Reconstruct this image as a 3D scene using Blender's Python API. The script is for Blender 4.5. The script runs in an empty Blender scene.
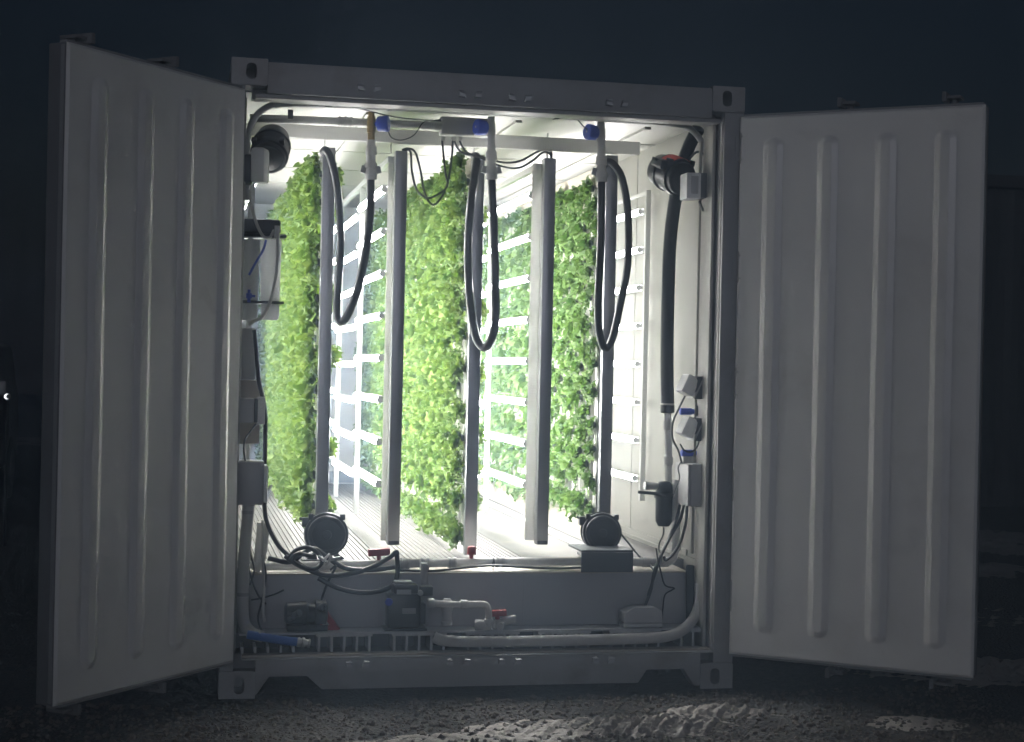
import bpy, bmesh, math, random
import numpy as np
from mathutils import Vector, Matrix
random.seed(7); rng = np.random.default_rng(7)
S = bpy.context.scene; COL = S.collection
V = Vector
# ------------------------------------------------------------------ camera
CAM = V((-.2135, -7.3089, 1.5273)); YAW, PITCH, ROLL, FPX = .2069, -.0027, .0213, 1596.0
fw = V((math.sin(YAW)*math.cos(PITCH), math.cos(YAW)*math.cos(PITCH), math.sin(PITCH)))
r0 = V((math.cos(YAW), -math.sin(YAW), 0)); u0 = r0.cross(fw)
rt = math.cos(ROLL)*r0 + math.sin(ROLL)*u0; up = -math.sin(ROLL)*r0 + math.cos(ROLL)*u0
cd = bpy.data.cameras.new('camera'); cam = bpy.data.objects.new('camera', cd); COL.objects.link(cam)
cam.matrix_world = Matrix(((rt.x, up.x, -fw.x, CAM.x), (rt.y, up.y, -fw.y, CAM.y), (rt.z, up.z, -fw.z, CAM.z), (0, 0, 0, 1)))
cd.sensor_width = 36; cd.lens = FPX/1024*36; cd.clip_end = 500; cd.clip_start = .1
S.camera = cam
def at(px, py, Y):
    d = fw + (px-512)/FPX*rt - (py-371)/FPX*up
    return CAM + d*((Y-CAM.y)/d.y)
def atx(px, py, X):
    d = fw + (px-512)/FPX*rt - (py-371)/FPX*up
    return CAM + d*((X-CAM.x)/d.x)

# ------------------------------------------------------------------ materials
def mat(name, col, rough=.5, metal=0., var=.12, scale=6., bump=0., bscale=40., dirt=0., dcol=(.12, .10, .08), spec=.5, emit=0., ecol=None, trans=0.):
    m = bpy.data.materials.new(name); m.use_nodes = True; nt = m.node_tree; N = nt.nodes; L = nt.links
    b = N['Principled BSDF']; b.inputs['Roughness'].default_value = rough; b.inputs['Metallic'].default_value = metal
    b.inputs['Specular IOR Level'].default_value = spec
    tc = N.new('ShaderNodeTexCoord')
    n = N.new('ShaderNodeTexNoise'); n.inputs['Scale'].default_value = scale; n.inputs['Detail'].default_value = 6
    L.new(tc.outputs['Object'], n.inputs['Vector'])
    mx = N.new('ShaderNodeMix'); mx.data_type = 'RGBA'
    lo = [c*(1-var) for c in col]; hi = [min(1, c*(1+var)) for c in col]
    mx.inputs['A'].default_value = (*lo, 1); mx.inputs['B'].default_value = (*hi, 1)
    L.new(n.outputs['Fac'], mx.inputs['Factor']); out = mx.outputs['Result']
    if dirt:
        n2 = N.new('ShaderNodeTexNoise'); n2.inputs['Scale'].default_value = scale*.6; n2.inputs['Detail'].default_value = 9; n2.inputs['Roughness'].default_value = .7
        L.new(tc.outputs['Object'], n2.inputs['Vector'])
        rp = N.new('ShaderNodeValToRGB'); rp.color_ramp.elements[0].position = .52; rp.color_ramp.elements[1].position = .78
        rp.color_ramp.elements[1].color = (dirt, dirt, dirt, 1)
        L.new(n2.outputs['Fac'], rp.inputs['Fac'])
        m2 = N.new('ShaderNodeMix'); m2.data_type = 'RGBA'; m2.inputs['B'].default_value = (*dcol, 1)
        L.new(rp.outputs['Color'], m2.inputs['Factor']); L.new(out, m2.inputs['A']); out = m2.outputs['Result']
    L.new(out, b.inputs['Base Color'])
    mr = N.new('ShaderNodeMapRange'); mr.inputs['To Min'].default_value = max(0, rough-.1); mr.inputs['To Max'].default_value = min(1, rough+.12)
    L.new(n.outputs['Fac'], mr.inputs['Value']); L.new(mr.outputs['Result'], b.inputs['Roughness'])
    if bump:
        n3 = N.new('ShaderNodeTexNoise'); n3.inputs['Scale'].default_value = bscale; n3.inputs['Detail'].default_value = 5
        L.new(tc.outputs['Object'], n3.inputs['Vector'])
        bp = N.new('ShaderNodeBump'); bp.inputs['Strength'].default_value = bump; bp.inputs['Distance'].default_value = .01
        L.new(n3.outputs['Fac'], bp.inputs['Height']); L.new(bp.outputs['Normal'], b.inputs['Normal'])
    if emit:
        b.inputs['Emission Color'].default_value = (*(ecol or col), 1); b.inputs['Emission Strength'].default_value = emit
    if trans: b.inputs['Transmission Weight'].default_value = trans
    return m
M = {}
M['paint'] = mat('white_frame_paint', (.36, .36, .36), .45, var=.12, dirt=.6, dcol=(.17, .12, .085), bump=.2, bscale=14)
M['door'] = mat('door_skin_paint', (.86, .855, .825), .30, var=.07, scale=3, dirt=.40, dcol=(.45, .42, .37), bump=.14, bscale=5)
M['shell'] = mat('outer_shell_paint', (.19, .19, .195), .5, dirt=.3)
M['lining'] = mat('white_lining', (.37, .367, .345), .4, var=.04, dirt=.10, dcol=(.5, .48, .42), bump=.05, bscale=6)
M['endwall'] = mat('grey_end_wall', (.5, .5, .48), .5, var=.06, dirt=.15)
M['floor'] = mat('aluminium_floor', (.12, .115, .108), .6, metal=.0, var=.12, dirt=.4, dcol=(.35, .32, .28))
M['step'] = mat('grey_step_panel', (.42, .43, .45), .5, var=.12, dirt=.35, dcol=(.45, .44, .42), bump=.06)
M['alu'] = mat('aluminium_post', (.36, .37, .39), .32, metal=.7, var=.1)
M['rack'] = mat('painted_rack', (.62, .63, .64), .4, metal=.3, var=.08)
M['gutter'] = mat('beige_gutter', (.48, .44, .38), .5, var=.08, dirt=.2, dcol=(.4, .35, .3))
M['white'] = mat('white_plastic', (.55, .55, .53), .4, var=.05, dirt=.12, dcol=(.4, .38, .34))
M['pvc'] = mat('grey_white_pipe', (.68, .68, .67), .45, var=.08, dirt=.25, dcol=(.3, .28, .25))
M['conduit'] = mat('grey_conduit', (.46, .47, .48), .45, var=.08, dirt=.15)
M['black'] = mat('black_rubber', (.020, .020, .022), .34, var=.2, bump=.05)
M['foam'] = mat('black_foam_duct', (.02, .022, .026), .6, var=.25, bump=.2, bscale=90)
M['fan'] = mat('black_fan_plastic', (.02, .021, .024), .4, var=.2)
M['grey'] = mat('grey_enclosure', (.5, .505, .51), .45, var=.06, dirt=.12)
M['dgrey'] = mat('dark_grey_plastic', (.10, .11, .12), .45, var=.1)
M['clear'] = mat('clear_cover', (.78, .79, .80), .3, var=.04)
M['blue'] = mat('blue_plastic', (.06, .11, .62), .4, var=.1)
M['bluehose'] = mat('blue_hose', (.015, .11, .42), .35, var=.1)
M['brass'] = mat('brass_fitting', (.48, .36, .17), .35, metal=.6, var=.15)
M['chrome'] = mat('bare_steel', (.6, .6, .58), .3, metal=.9, var=.1)
M['red'] = mat('red_handle', (.38, .02, .03), .45, var=.1)
M['label'] = mat('red_sticker', (.75, .06, .03), .5, var=.03)
M['pale'] = mat('pale_sticker', (.45, .47, .48), .5, var=.1)
M['silverplate'] = mat('silver_plate', (.35, .37, .38), .4, metal=.4, var=.1)
M['gasket'] = mat('door_gasket', (.30, .30, .305), .7, var=.1)
M['galv'] = mat('galvanised_steel', (.45, .46, .47), .45, metal=.6, var=.15, dirt=.2)
M['tube'] = mat('led_tube', (.95, .97, 1.), .4, var=0, emit=6.2, ecol=(1., .98, .95))
M['tubewall'] = mat('led_tube_wall', (.95, .97, 1.), .4, var=0, emit=3.9, ecol=(1., .98, .95))
M['tubedim'] = mat('led_tube_dim', (.95, .97, 1.), .4, var=0, emit=4.4, ecol=(1., .98, .95))
M['bluecan'] = mat('white_canister', (.72, .73, .74), .5, var=.04)
M['shed'] = mat('dark_siding', (.03, .03, .033), .7, var=.15)
M['car'] = mat('dark_car_paint', (.02, .022, .025), .3, var=.1)
M['glass'] = mat('dark_glass', (.012, .013, .016), .1, var=.1)
M['lamp'] = mat('lamp_lens', (.5, .5, .5), .1, var=.02, emit=.25, ecol=(.9, .95, 1))

def translucent(m, fac):
    N = m.node_tree.nodes; L = m.node_tree.links; b = N['Principled BSDF']; o = next(q for q in N if q.type == 'OUTPUT_MATERIAL')
    t = N.new('ShaderNodeBsdfTranslucent'); L.new(b.inputs['Base Color'].links[0].from_socket, t.inputs['Color'])
    x = N.new('ShaderNodeMixShader'); x.inputs[0].default_value = fac
    L.new(b.outputs[0], x.inputs[1]); L.new(t.outputs[0], x.inputs[2]); L.new(x.outputs[0], o.inputs['Surface'])
M['legw'] = mat('white_channel', (.7, .7, .69), .4, var=.03); translucent(M['legw'], .6)
translucent(M['pvc'], .3)
translucent(M['bluecan'], .5); translucent(M['clear'], .4)
def leaf_mat(name, a, b):
    m = bpy.data.materials.new(name); m.use_nodes = True; nt = m.node_tree; N = nt.nodes; L = nt.links
    for n in list(N): N.remove(n)
    o = N.new('ShaderNodeOutputMaterial'); g = N.new('ShaderNodeNewGeometry'); oi = N.new('ShaderNodeObjectInfo')
    n = N.new('ShaderNodeTexNoise'); n.inputs['Scale'].default_value = 14; n.inputs['Detail'].default_value = 4
    L.new(g.outputs['Position'], n.inputs['Vector'])
    n2 = N.new('ShaderNodeTexWhiteNoise'); L.new(g.outputs['Random Per Island'], n2.inputs['Vector'])
    ad = N.new('ShaderNodeMath'); ad.operation = 'ADD'
    ml = N.new('ShaderNodeMath'); ml.operation = 'MULTIPLY'; ml.inputs[1].default_value = .55; L.new(g.outputs['Random Per Island'], ml.inputs[0])
    sb = N.new('ShaderNodeMath'); sb.operation = 'MULTIPLY_ADD'; sb.inputs[1].default_value = .9; sb.inputs[2].default_value = -.22; L.new(n.outputs['Fac'], sb.inputs[0])
    L.new(sb.outputs[0], ad.inputs[0]); L.new(ml.outputs[0], ad.inputs[1])
    rp = N.new('ShaderNodeValToRGB'); E = rp.color_ramp.elements; E[0].position = .05; E[0].color = (*a, 1); E[1].position = .95; E[1].color = (*b, 1)
    L.new(ad.outputs[0], rp.inputs['Fac'])
    p = N.new('ShaderNodeBsdfPrincipled'); p.inputs['Roughness'].default_value = .45; p.inputs['Specular IOR Level'].default_value = .4
    L.new(rp.outputs['Color'], p.inputs['Base Color'])
    t = N.new('ShaderNodeBsdfTranslucent'); L.new(rp.outputs['Color'], t.inputs['Color'])
    mx = N.new('ShaderNodeMixShader'); mx.inputs[0].default_value = .35
    L.new(p.outputs[0], mx.inputs[1]); L.new(t.outputs[0], mx.inputs[2]); L.new(mx.outputs[0], o.inputs['Surface'])
    return m
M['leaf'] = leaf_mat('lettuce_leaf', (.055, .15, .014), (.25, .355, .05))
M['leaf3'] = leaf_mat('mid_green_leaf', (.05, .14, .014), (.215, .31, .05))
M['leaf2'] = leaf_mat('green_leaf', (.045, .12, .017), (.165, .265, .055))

# ------------------------------------------------------------------ mesh builder
def spline(pts, n=8):
    P = [V(p) for p in pts]
    if len(P) < 3: return P
    Q = [P[0]*2-P[1]] + P + [P[-1]*2-P[-2]]; out = []
    for i in range(1, len(Q)-2):
        a, b, c, d = Q[i-1:i+3]
        for k in range(n):
            t = k/n
            out.append(.5*((2*b)+(c-a)*t+(2*a-5*b+4*c-d)*t*t+(3*b-a-3*c+d)*t**3))
    return out + [P[-1]]
class MB:
    def __init__(s): s.v = []; s.f = []; s.mi = []; s.cur = 0
    def add(s, vs, fs):
        k = len(s.v); s.v += [tuple(v) for v in vs]
        for f in fs: s.f.append(tuple(i+k for i in f)); s.mi.append(s.cur)
        return s
    def obox(s, c, ax, h):
        c = V(c); a = [V(x).normalized()*k for x, k in zip(ax, h)]
        vs = [c+a[0]*i+a[1]*j+a[2]*k for i in (-1, 1) for j in (-1, 1) for k in (-1, 1)]
        return s.add(vs, [(0, 1, 3, 2), (4, 6, 7, 5), (0, 4, 5, 1), (2, 3, 7, 6), (0, 2, 6, 4), (1, 5, 7, 3)])
    def box(s, x0, x1, y0, y1, z0, z1):
        return s.obox(((x0+x1)/2, (y0+y1)/2, (z0+z1)/2), ((1, 0, 0), (0, 1, 0), (0, 0, 1)), (abs(x1-x0)/2, abs(y1-y0)/2, abs(z1-z0)/2))
    def tube(s, pts, r, seg=12, n=8, straight=False):
        P = [V(p) for p in pts] if straight else spline(pts, n)
        m = len(P); R = r if isinstance(r, (list, tuple)) else [r]*m
        if len(R) != m: R = [R[min(len(R)-1, int(i*len(R)/m))] for i in range(m)]
        T = [(P[min(i+1, m-1)]-P[max(i-1, 0)]).normalized() for i in range(m)]
        a = T[0].orthogonal().normalized(); vs = []; fs = []
        for i in range(m):
            a = (a-T[i]*a.dot(T[i])); a = a.normalized() if a.length > 1e-6 else T[i].orthogonal().normalized()
            b = T[i].cross(a)
            for k in range(seg):
                t = 2*math.pi*k/seg; vs.append(P[i]+(a*math.cos(t)+b*math.sin(t))*R[i])
        for i in range(m-1):
            for k in range(seg):
                fs.append((i*seg+k, i*seg+(k+1) % seg, (i+1)*seg+(k+1) % seg, (i+1)*seg+k))
        fs.append(tuple(range(seg-1, -1, -1))); fs.append(tuple((m-1)*seg+k for k in range(seg)))
        return s.add(vs, fs)
    def lathe(s, o, ax, prof, seg=24):
        o = V(o); ax = V(ax).normalized(); a = ax.orthogonal().normalized(); b = ax.cross(a); vs = []; fs = []; m = len(prof)
        for t, r in prof:
            for k in range(seg):
                q = 2*math.pi*k/seg; vs.append(o+ax*t+(a*math.cos(q)+b*math.sin(q))*max(r, 1e-4))
        for i in range(m-1):
            for k in range(seg): fs.append((i*seg+k, i*seg+(k+1) % seg, (i+1)*seg+(k+1) % seg, (i+1)*seg+k))
        fs.append(tuple(range(seg-1, -1, -1))); fs.append(tuple((m-1)*seg+k for k in range(seg)))
        return s.add(vs, fs)
    def prism(s, poly, vec):
        P = [V(p) for p in poly]; n = len(P); w = V(vec)
        return s.add(P+[p+w for p in P], [tuple(range(n)), tuple(range(2*n-1, n-1, -1))]+[(i, i+n, (i+1) % n+n, (i+1) % n) for i in range(n)])
WL = {}
def setp(o, label=None, cat=None, group=None, kind=None):
    for k, v in (('label', label), ('category', cat), ('group', group), ('kind', kind)):
        if v: o[k] = v
    return o
def thing(name, label, cat, loc, group=None):
    o = bpy.data.objects.new(name, None); COL.objects.link(o); o.location = loc; o.empty_display_size = .1
    WL[o.name] = V(loc); return setp(o, label, cat, group)
def pieces(mb, eps=.0008):
    """clusters of touching shells of a builder, each as a builder of its own"""
    p = list(range(len(mb.v)))
    def root(i):
        while p[i] != i: p[i] = p[p[i]]; i = p[i]
        return i
    for f in mb.f:
        for i in f[1:]: p[root(i)] = root(f[0])
    bx = {}
    for i, v in enumerate(mb.v):
        r = root(i); b = bx.setdefault(r, [list(v), list(v)])
        for k in range(3): b[0][k] = min(b[0][k], v[k]); b[1][k] = max(b[1][k], v[k])
    ks = list(bx); q = {k: k for k in ks}
    def rr(i):
        while q[i] != i: i = q[i]
        return i
    for a in range(len(ks)):
        for b in range(a):
            A, B = bx[ks[a]], bx[ks[b]]
            if all(A[0][k] <= B[1][k]+eps and B[0][k] <= A[1][k]+eps for k in range(3)): q[rr(ks[a])] = rr(ks[b])
    out = {}
    for f in mb.f:
        g = rr(root(f[0])); m, ix = out.setdefault(g, (MB(), {})); nf = []
        for i in f:
            if i not in ix: ix[i] = len(m.v); m.v.append(mb.v[i])
            nf.append(ix[i])
        m.f.append(tuple(nf)); m.mi.append(0)
    return [m for m, _ in out.values()]
SPLIT = {'floor_grating', 'elbow_collar', 'cam_keeper', 'clamp_lug', 'cam_lever', 'lid_screw', 'pipe_ring', 'hinge_rod', 'hanger_rod', 'brass_stub', 'collar', 'gasket', 'tube_holder_cap', 'pipe_end'}
def obj(name, mb, m, parent=None, label=None, cat=None, group=None, kind=None, bevel=0., smooth=True, fixn=True):
    if name in SPLIT and parent is not None:
        ps = pieces(mb)
        if len(ps) > 1:
            return [obj1(name, q, m, parent, label, cat, group, kind, bevel, smooth, fixn) for q in ps][0]
    return obj1(name, mb, m, parent, label, cat, group, kind, bevel, smooth, fixn)
def obj1(name, mb, m, parent=None, label=None, cat=None, group=None, kind=None, bevel=0., smooth=True, fixn=True):
    me = bpy.data.meshes.new(name)
    if parent is None:
        A = np.array(mb.v); org = V(((A[:, 0].min()+A[:, 0].max())/2, (A[:, 1].min()+A[:, 1].max())/2, A[:, 2].min()))
    else: org = WL[parent.name]
    me.from_pydata([tuple(V(v)-org) for v in mb.v], [], mb.f)
    for mm in (m if isinstance(m, (list, tuple)) else [m]): me.materials.append(M[mm])
    if any(mb.mi): me.polygons.foreach_set('material_index', mb.mi)
    if fixn or bevel:
        bm = bmesh.new(); bm.from_mesh(me)
        if fixn: bmesh.ops.recalc_face_normals(bm, faces=bm.faces)
        if bevel:
            es = [e for e in bm.edges if len(e.link_faces) == 2 and e.calc_face_angle(0) > .6]
            bmesh.ops.bevel(bm, geom=es, offset=bevel, segments=2, profile=.5, affect='EDGES', clamp_overlap=True)
        bm.to_mesh(me); bm.free()
    if smooth:
        me.polygons.foreach_set('use_smooth', [True]*len(me.polygons)); me.set_sharp_from_angle(angle=math.radians(38))
    o = bpy.data.objects.new(name, me); COL.objects.link(o)
    if parent is None: o.location = org
    else: o.parent = parent
    WL[o.name] = org
    return setp(o, label, cat, group, kind)
def copy_part(o, parent, off=(0, 0, 0)):
    c = o.copy(); COL.objects.link(c); c.parent = parent; c.location = V(o.location)+V(off); WL[c.name] = WL[parent.name]; return c

# ================================================================== CONTAINER
W, HH, LEN = 2.438, 2.896, 6.058
FZ = .56           # raised grow floor
TZ = .275          # original floor at the door
CEIL = 2.775
ct = thing('shipping_container', 'white refrigerated shipping container lit from inside with both end doors open', 'shipping container', (W/2, 0, 0))
def casting(x0, z0, flip):
    mb = MB(); x1 = x0+.162; z1 = z0+.118; y0, y1 = -.006, .17
    cx, cz = (x0+.089 if not flip else x1-.089), z0+.059
    n = 20; outer = []; inner = []
    for k in range(n):
        t = 2*math.pi*(k+.5)/n; c, s_ = math.cos(t), math.sin(t)
        kx, kz = max(-1, min(1, c*1.5)), max(-1, min(1, s_*1.5))
        q = 1/max(abs(c), abs(s_)); outer.append((c*q, s_*q)); inner.append((cx+.024*c, cz+.019*s_+math.copysign(.019, s_)*min(1, abs(s_)*2)))
    vs = []
    for c, s_ in outer: vs.append(((x0+x1)/2+c*.081, y0, (z0+z1)/2+s_*.059))
    for x, z in inner: vs.append((x, y0, z))
    for x, z in inner: vs.append((x, y0+.16, z))
    fs = [(i, (i+1) % n, n+(i+1) % n, n+i) for i in range(n)] + [(n+i, n+(i+1) % n, 2*n+(i+1) % n, 2*n+i) for i in range(n)] + [tuple(range(2*n, 3*n))]
    mb.add(vs, fs)
    for q in ((x0, x0+.02, z0, z1), (x1-.02, x1, z0, z1), (x0+.0205, x1-.0205, z0, z0+.014), (x0+.0205, x1-.0205, z1-.014, z1)): mb.box(q[0], q[1], y0+.001, y1, q[2], q[3])
    return mb
for x0, fl in ((0, False), (W-.162, True)):
    for z0 in (0, HH-.118):
        mb = casting(x0, z0, fl)
        # weld bead where the casting meets the post
        zz = z0+.121 if z0 == 0 else z0-.003
        mb.tube([(x0+.005, -.005, zz), (x0+.157, -.005, zz)], .004, 6, straight=True)
        obj('corner_casting', mb, 'paint', ct, fixn=False)
for sx in (0, 1):
    mb = MB()
    X = lambda x: W-x if sx else x
    ex = .098 if sx else .062
    mb.box(X(.0), X(ex), 0, .06, .124, HH-.124)                 # outer face of the post
    mb.box(X(.040), X(ex+.006), .061, .14, .175, 2.745)
    mb.box(X(ex+.001), X(ex+.004), .02, .0605, .175, 2.745)
    obj('corner_post', mb, 'paint', ct, bevel=.004)
    mb = MB(); jx = .130 if sx else .0765; mb.box(X(jx-.016 if sx else jx-.007), X(jx), .075 if sx else .1405, .20, .176, 2.74); mb.box(X(.0620), X(jx-.001), .2005, .22, .176, 2.74)
    obj('door_jamb', mb, 'lining', ct, bevel=.003)
mb = MB(); mb.box(.1625, W-.1625, 0, .10, 2.742, 2.884); mb.box(.11, W-.11, .02, .13, 2.722, 2.7415); mb.box(.1, W-.1, .1305, .2, 2.732, 2.78)
obj('header', mb, 'paint', ct, bevel=.004)
# bottom sill with lifting cut-outs
zb, zc, zt = .034, .096, .170
def sx(px, py): return at(px, py, 0).x
poly = [(.1625, zb-.02), (sx(256, 699), zb-.02), (sx(269, 678), zc), (sx(307, 677), zc), (sx(321.6, 690), zb), (sx(638, 683), zb), (sx(647, 669), zc), (sx(683.6, 669), zc), (sx(694, 685), zb-.02), (W-.1625, zb-.02), (W-.1625, zt), (.1625, zt)]
mb = MB(); mb.prism([(x, 0, z) for x, z in poly], (0, .09, 0))
mb.box(.10, W-.10, .001, .098, zt+.0005, zt+.008)
obj('bottom_sill', mb, 'paint', ct, bevel=.003)
mb = MB(); mb.box(.10, W-.10, .03, .096, zt+.0085, zt+.018)
obj('threshold_plate', mb, 'gutter', ct, bevel=.002)
# keepers for the lock cams on header and sill
for px, pt, pb in ((369, 88, 664), (470, 94.6, 661.8), (519.6, 98, 661.3), (616.7, 103.4, 660)):
    for py in (pt, pb):
        pxx = px if py == pt else {369: 357.3, 470: 458, 519.6: 509.3, 616.7: 603}[px]
        p = at(pxx, py, -.01); mb = MB()
        for s_ in (-1, 1):
            mb.prism([(p.x+s_*.022, 0, p.z-.014), (p.x+s_*.052, 0, p.z-.010), (p.x+s_*.052, 0, p.z+.012), (p.x+s_*.030, 0, p.z+.016)], (0, -.028, 0))
            mb.tube([(p.x+s_*.026, -.028, p.z+.008), (p.x+s_*.054, -.030, p.z+.010)], .0055, 8, straight=True)
        obj('cam_keeper', mb, 'galv', ct)
# shell
mb = MB()
mb.box(0, .06, .17, LEN, .15, HH-.02); mb.box(W-.06, W, .17, LEN, .15, HH-.02)
mb.box(.0605, W-.0605, .2005, LEN, 2.80, HH-.02); mb.box(.0605, W-.0605, LEN-.06, LEN, .15, 2.7995)
mb.box(.0605, W-.0605, .0905, LEN-.0605, .12, .186)
obj('outer_shell', mb, 'shell', ct)
# interior lining: left and right wall, ceiling, end wall
mb = MB(); mb.box(.0605, .075, .2205, 5.6, TZ, CEIL); mb.box(2.363, W-.0605, .2205, 5.6, TZ, CEIL)
for y in (1.55, 2.75, 3.95): mb.box(2.360, 2.3635, y, y+.03, FZ, CEIL)
mb.box(2.356, 2.3635, .5, 5.5, FZ+.02, FZ+.05)
mb.box(2.350, 2.3635, .23, 5.5, FZ-.28, FZ+.02)
obj('wall_lining', mb, 'lining', ct)
mb = MB(); mb.box(.0755, 2.3625, .2005, 5.5, CEIL, 2.799)
for y in (1.2, 2.1, 3.0, 3.9): mb.box(.0755, 2.3625, y, y+.02, CEIL-.004, CEIL+.001)
for x in (.68, 1.44, 2.12): mb.box(x, x+.03, .6, 5.5, CEIL-.012, CEIL+.001)
obj('ceiling_lining', mb, 'lining', ct)
mb = MB(); mb.box(.0755, 2.3625, 5.5, 5.58, TZ, 2.8); obj('end_wall_lining', mb, 'endwall', ct)
mb = MB(); mb.box(.12, 2.30, 5.47, 5.499, FZ+.01, FZ+.10); obj('return_air_grille', mb, 'dgrey', ct)
# cross beam under the ceiling
mb = MB(); mb.box(.10, 2.08, .55, .60, 2.625, 2.69); obj('cross_beam', mb, 'legw', ct, bevel=.003)
mb = MB()
for x in (.5, .83, 1.25, 1.63, 1.93): mb.tube([(x-.02, .62, 2.58), (x-.02, .62, 2.72)], .004, 6, straight=True)
obj('hanger_rod', mb, 'rack', ct)
# raised ribbed floor
mb = MB(); prof = []; x = .08
flat = [(.77, .90), (1.17, 1.34), (1.52, 2.36)]
while x < 2.35:
    fl = next((b for a, b in flat if a <= x < b), None)
    if fl: prof += [(x, FZ), (fl-.002, FZ)]; x = fl
    else:
        prof += [(x, FZ), (x+.016, FZ), (x+.018, FZ-.006), (x+.0245, FZ-.006)]; x += .0265
prof.append((2.349, FZ))
vs = [(x, y, z) for y in (.5205, 5.5) for x, z in prof]; n = len(prof)
mb.add(vs, [(i, i+1, n+i+1, n+i) for i in range(n-1)])
obj('raised_floor', mb, 'floor', ct, smooth=False)
mb = MB(); mb.box(.09, 2.285, .241, .2615, TZ+.001, .525)
for x in (.75, 1.45): mb.box(x, x+.004, .2395, .242, TZ+.02, .515)
obj('step_panel', mb, 'step', ct, bevel=.002)
mb = MB(); mb.box(.09, 2.285, .236, .52, .5255, .534); obj('step_tread', mb, 'gutter', ct, bevel=.002)
mb = MB(); mb.box(.09, 2.349, .521, .53, .50, FZ-.001); obj('floor_riser', mb, 'step', ct)
# T-bar floor at the threshold: top skin on upright webs, open cells to the front
mb = MB(); mb.box(.09, 2.36, .1, .2405, TZ-.008, TZ)
obj('door_floor', mb, 'step', ct)
mb = MB(); x = .10; k = 0
while x < 2.33:
    if k % 6 != 5:
        mb.box(x, x+.011, .101, .24, .1865, TZ-.0085 if x > .42 else .215)
        if x > .42: mb.box(x-.008, x+.056 if k % 6 != 4 else x+.019, .100, .24, TZ-.019, TZ-.0085)
    x += .0585; k += 1
obj('floor_grating', mb, 'galv', ct)
mb = MB(); mb.box(.08, 2.36, .239, .2405, .186, TZ-.02); obj('cell_shade_sheet', mb, 'black', ct)  # black sheet puts the shade inside the open cells into colour
# wooden bearers underneath
for y in (.35, 2.9, 5.5):
    pass

# ------------------------------------------------------------------ doors
ZB, ZT = .169, 2.752
def make_door(left, label, ribs):
    a = .8808 if left else .6575; DW = 1.13 if left else 1.1465
    dr = V((-math.cos(a), -math.sin(a), 0)) if left else V((math.cos(a), -math.sin(a), 0))
    nn = V((math.sin(a), -math.cos(a), 0)) if left else V((-math.sin(a), -math.cos(a), 0))
    h = V((.068, -.022, 0)) if left else V((2.408, -.0234, 0))
    Wd = lambda s, t, z: h+dr*s+nn*t+V((0, 0, z))
    def bx(mb, s0, s1, t0, t1, z0, z1):
        return mb.obox(Wd((s0+s1)/2, (t0+t1)/2, (z0+z1)/2), (dr, nn, (0, 0, 1)), ((s1-s0)/2, (t1-t0)/2, (z1-z0)/2))
    # inner skin pressed into rounded ribs: grid with a smooth height field, fine near the ribs
    mb = MB(); ss = [0, .012]
    for r in ribs:
        ss += [r+d for d in (-.054, -.050, -.046, -.035, -.025, -.021, -.017, -.007, .007, .017, .021, .025, .035, .046, .050, .054)]
    for q in np.linspace(.02, DW-.014, 12):
        if min(abs(q-r) for r in ribs) > .065: ss.append(float(q))
    ss = sorted(ss+[DW-.012, DW]); z0, z1 = .285, 2.645
    zs = [ZB, ZB+.012] + [z0+d for d in (-.004, 0, .004, .009, .015, .022, .029, .034, .040, .05)] + list(np.linspace(.5, 2.4, 14)) + [z1-d for d in (.05, .040, .034, .029, .022, .015, .009, .004, 0, -.004)] + [ZT-.012, ZT]
    def hgt(s, z):
        best = 9
        for r in ribs:
            zc_ = min(max(z, z0+.050), z1-.050); best = min(best, math.hypot(s-r, z-zc_))
        e = min(1, max(0, (.050-best)/.030)); e = .75*e+.25*e*e*(3-2*e)
        ed = min(s, DW-s, z-ZB, ZT-z)
        return .0125*e + .0015*math.sin(3.1*s+1.3*z)*math.sin(2.3*z+s) - (.010 if ed < .006 else 0)
    vs = [Wd(s, hgt(s, z), z) for z in zs for s in ss]; n = len(ss)
    fs = [(j*n+i, j*n+i+1, (j+1)*n+i+1, (j+1)*n+i) for j in range(len(zs)-1) for i in range(n-1)]
    mb.add(vs, fs)
    d = obj('door', mb, 'door', ct); d['label'] = label
    me = d.data; me.polygons.foreach_set('use_smooth', [True]*len(me.polygons)); me.set_sharp_from_angle(angle=math.radians(35))
    mb = MB(); bx(mb, .004, DW, -.03, -.0135, ZB, ZT); bx(mb, .07, DW-.001, -.10, -.0305, ZB+.001, ZT-.001)
    for k in range(5): bx(mb, .12+.2*k, .22+.2*k, -.118, -.1003, ZB+.12, ZT-.12)
    obj('outer_skin', mb, 'shell', d, bevel=.003)
    mb = MB()
    bx(mb, DW+.0005, DW+.005, -.034, -.0138, ZB+.01, ZT-.01); bx(mb, .01, DW-.01, -.055, -.015, ZT+.0005, ZT+.012); bx(mb, .01, DW-.01, -.055, -.015, ZB-.012, ZB-.0005)
    obj('gasket', mb, 'gasket', d, bevel=.003)
    for s in (.44, .96) if left else (.50, .985):
        mb = MB(); p = Wd(s, -.14, 0)
        mb.tube([(p.x, p.y, ZB-.05), (p.x, p.y, ZT+.05)], .017, 10, straight=True)
        for z in (ZB-.055, ZT+.055):
            bx(mb, s-.035, s+.035, -.175, -.085, z-.007, z+.007); bx(mb, s-.045, s-.025, -.16, -.06, z-.022, z+.022)
        for z in (.45, 1.1, 1.75, 2.4): bx(mb, s-.05, s+.05, -.1185, -.1602, z-.03, z+.03)
        rod = obj('lock_rod', mb, 'shell', d, bevel=.002)
    return d
make_door(True, 'brighter door swung outward beside the water filters', (.946, .668, .408, .134))
make_door(False, 'dimmer door swung outward beside the electrical box', (.168, .432, .703, .973))
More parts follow.
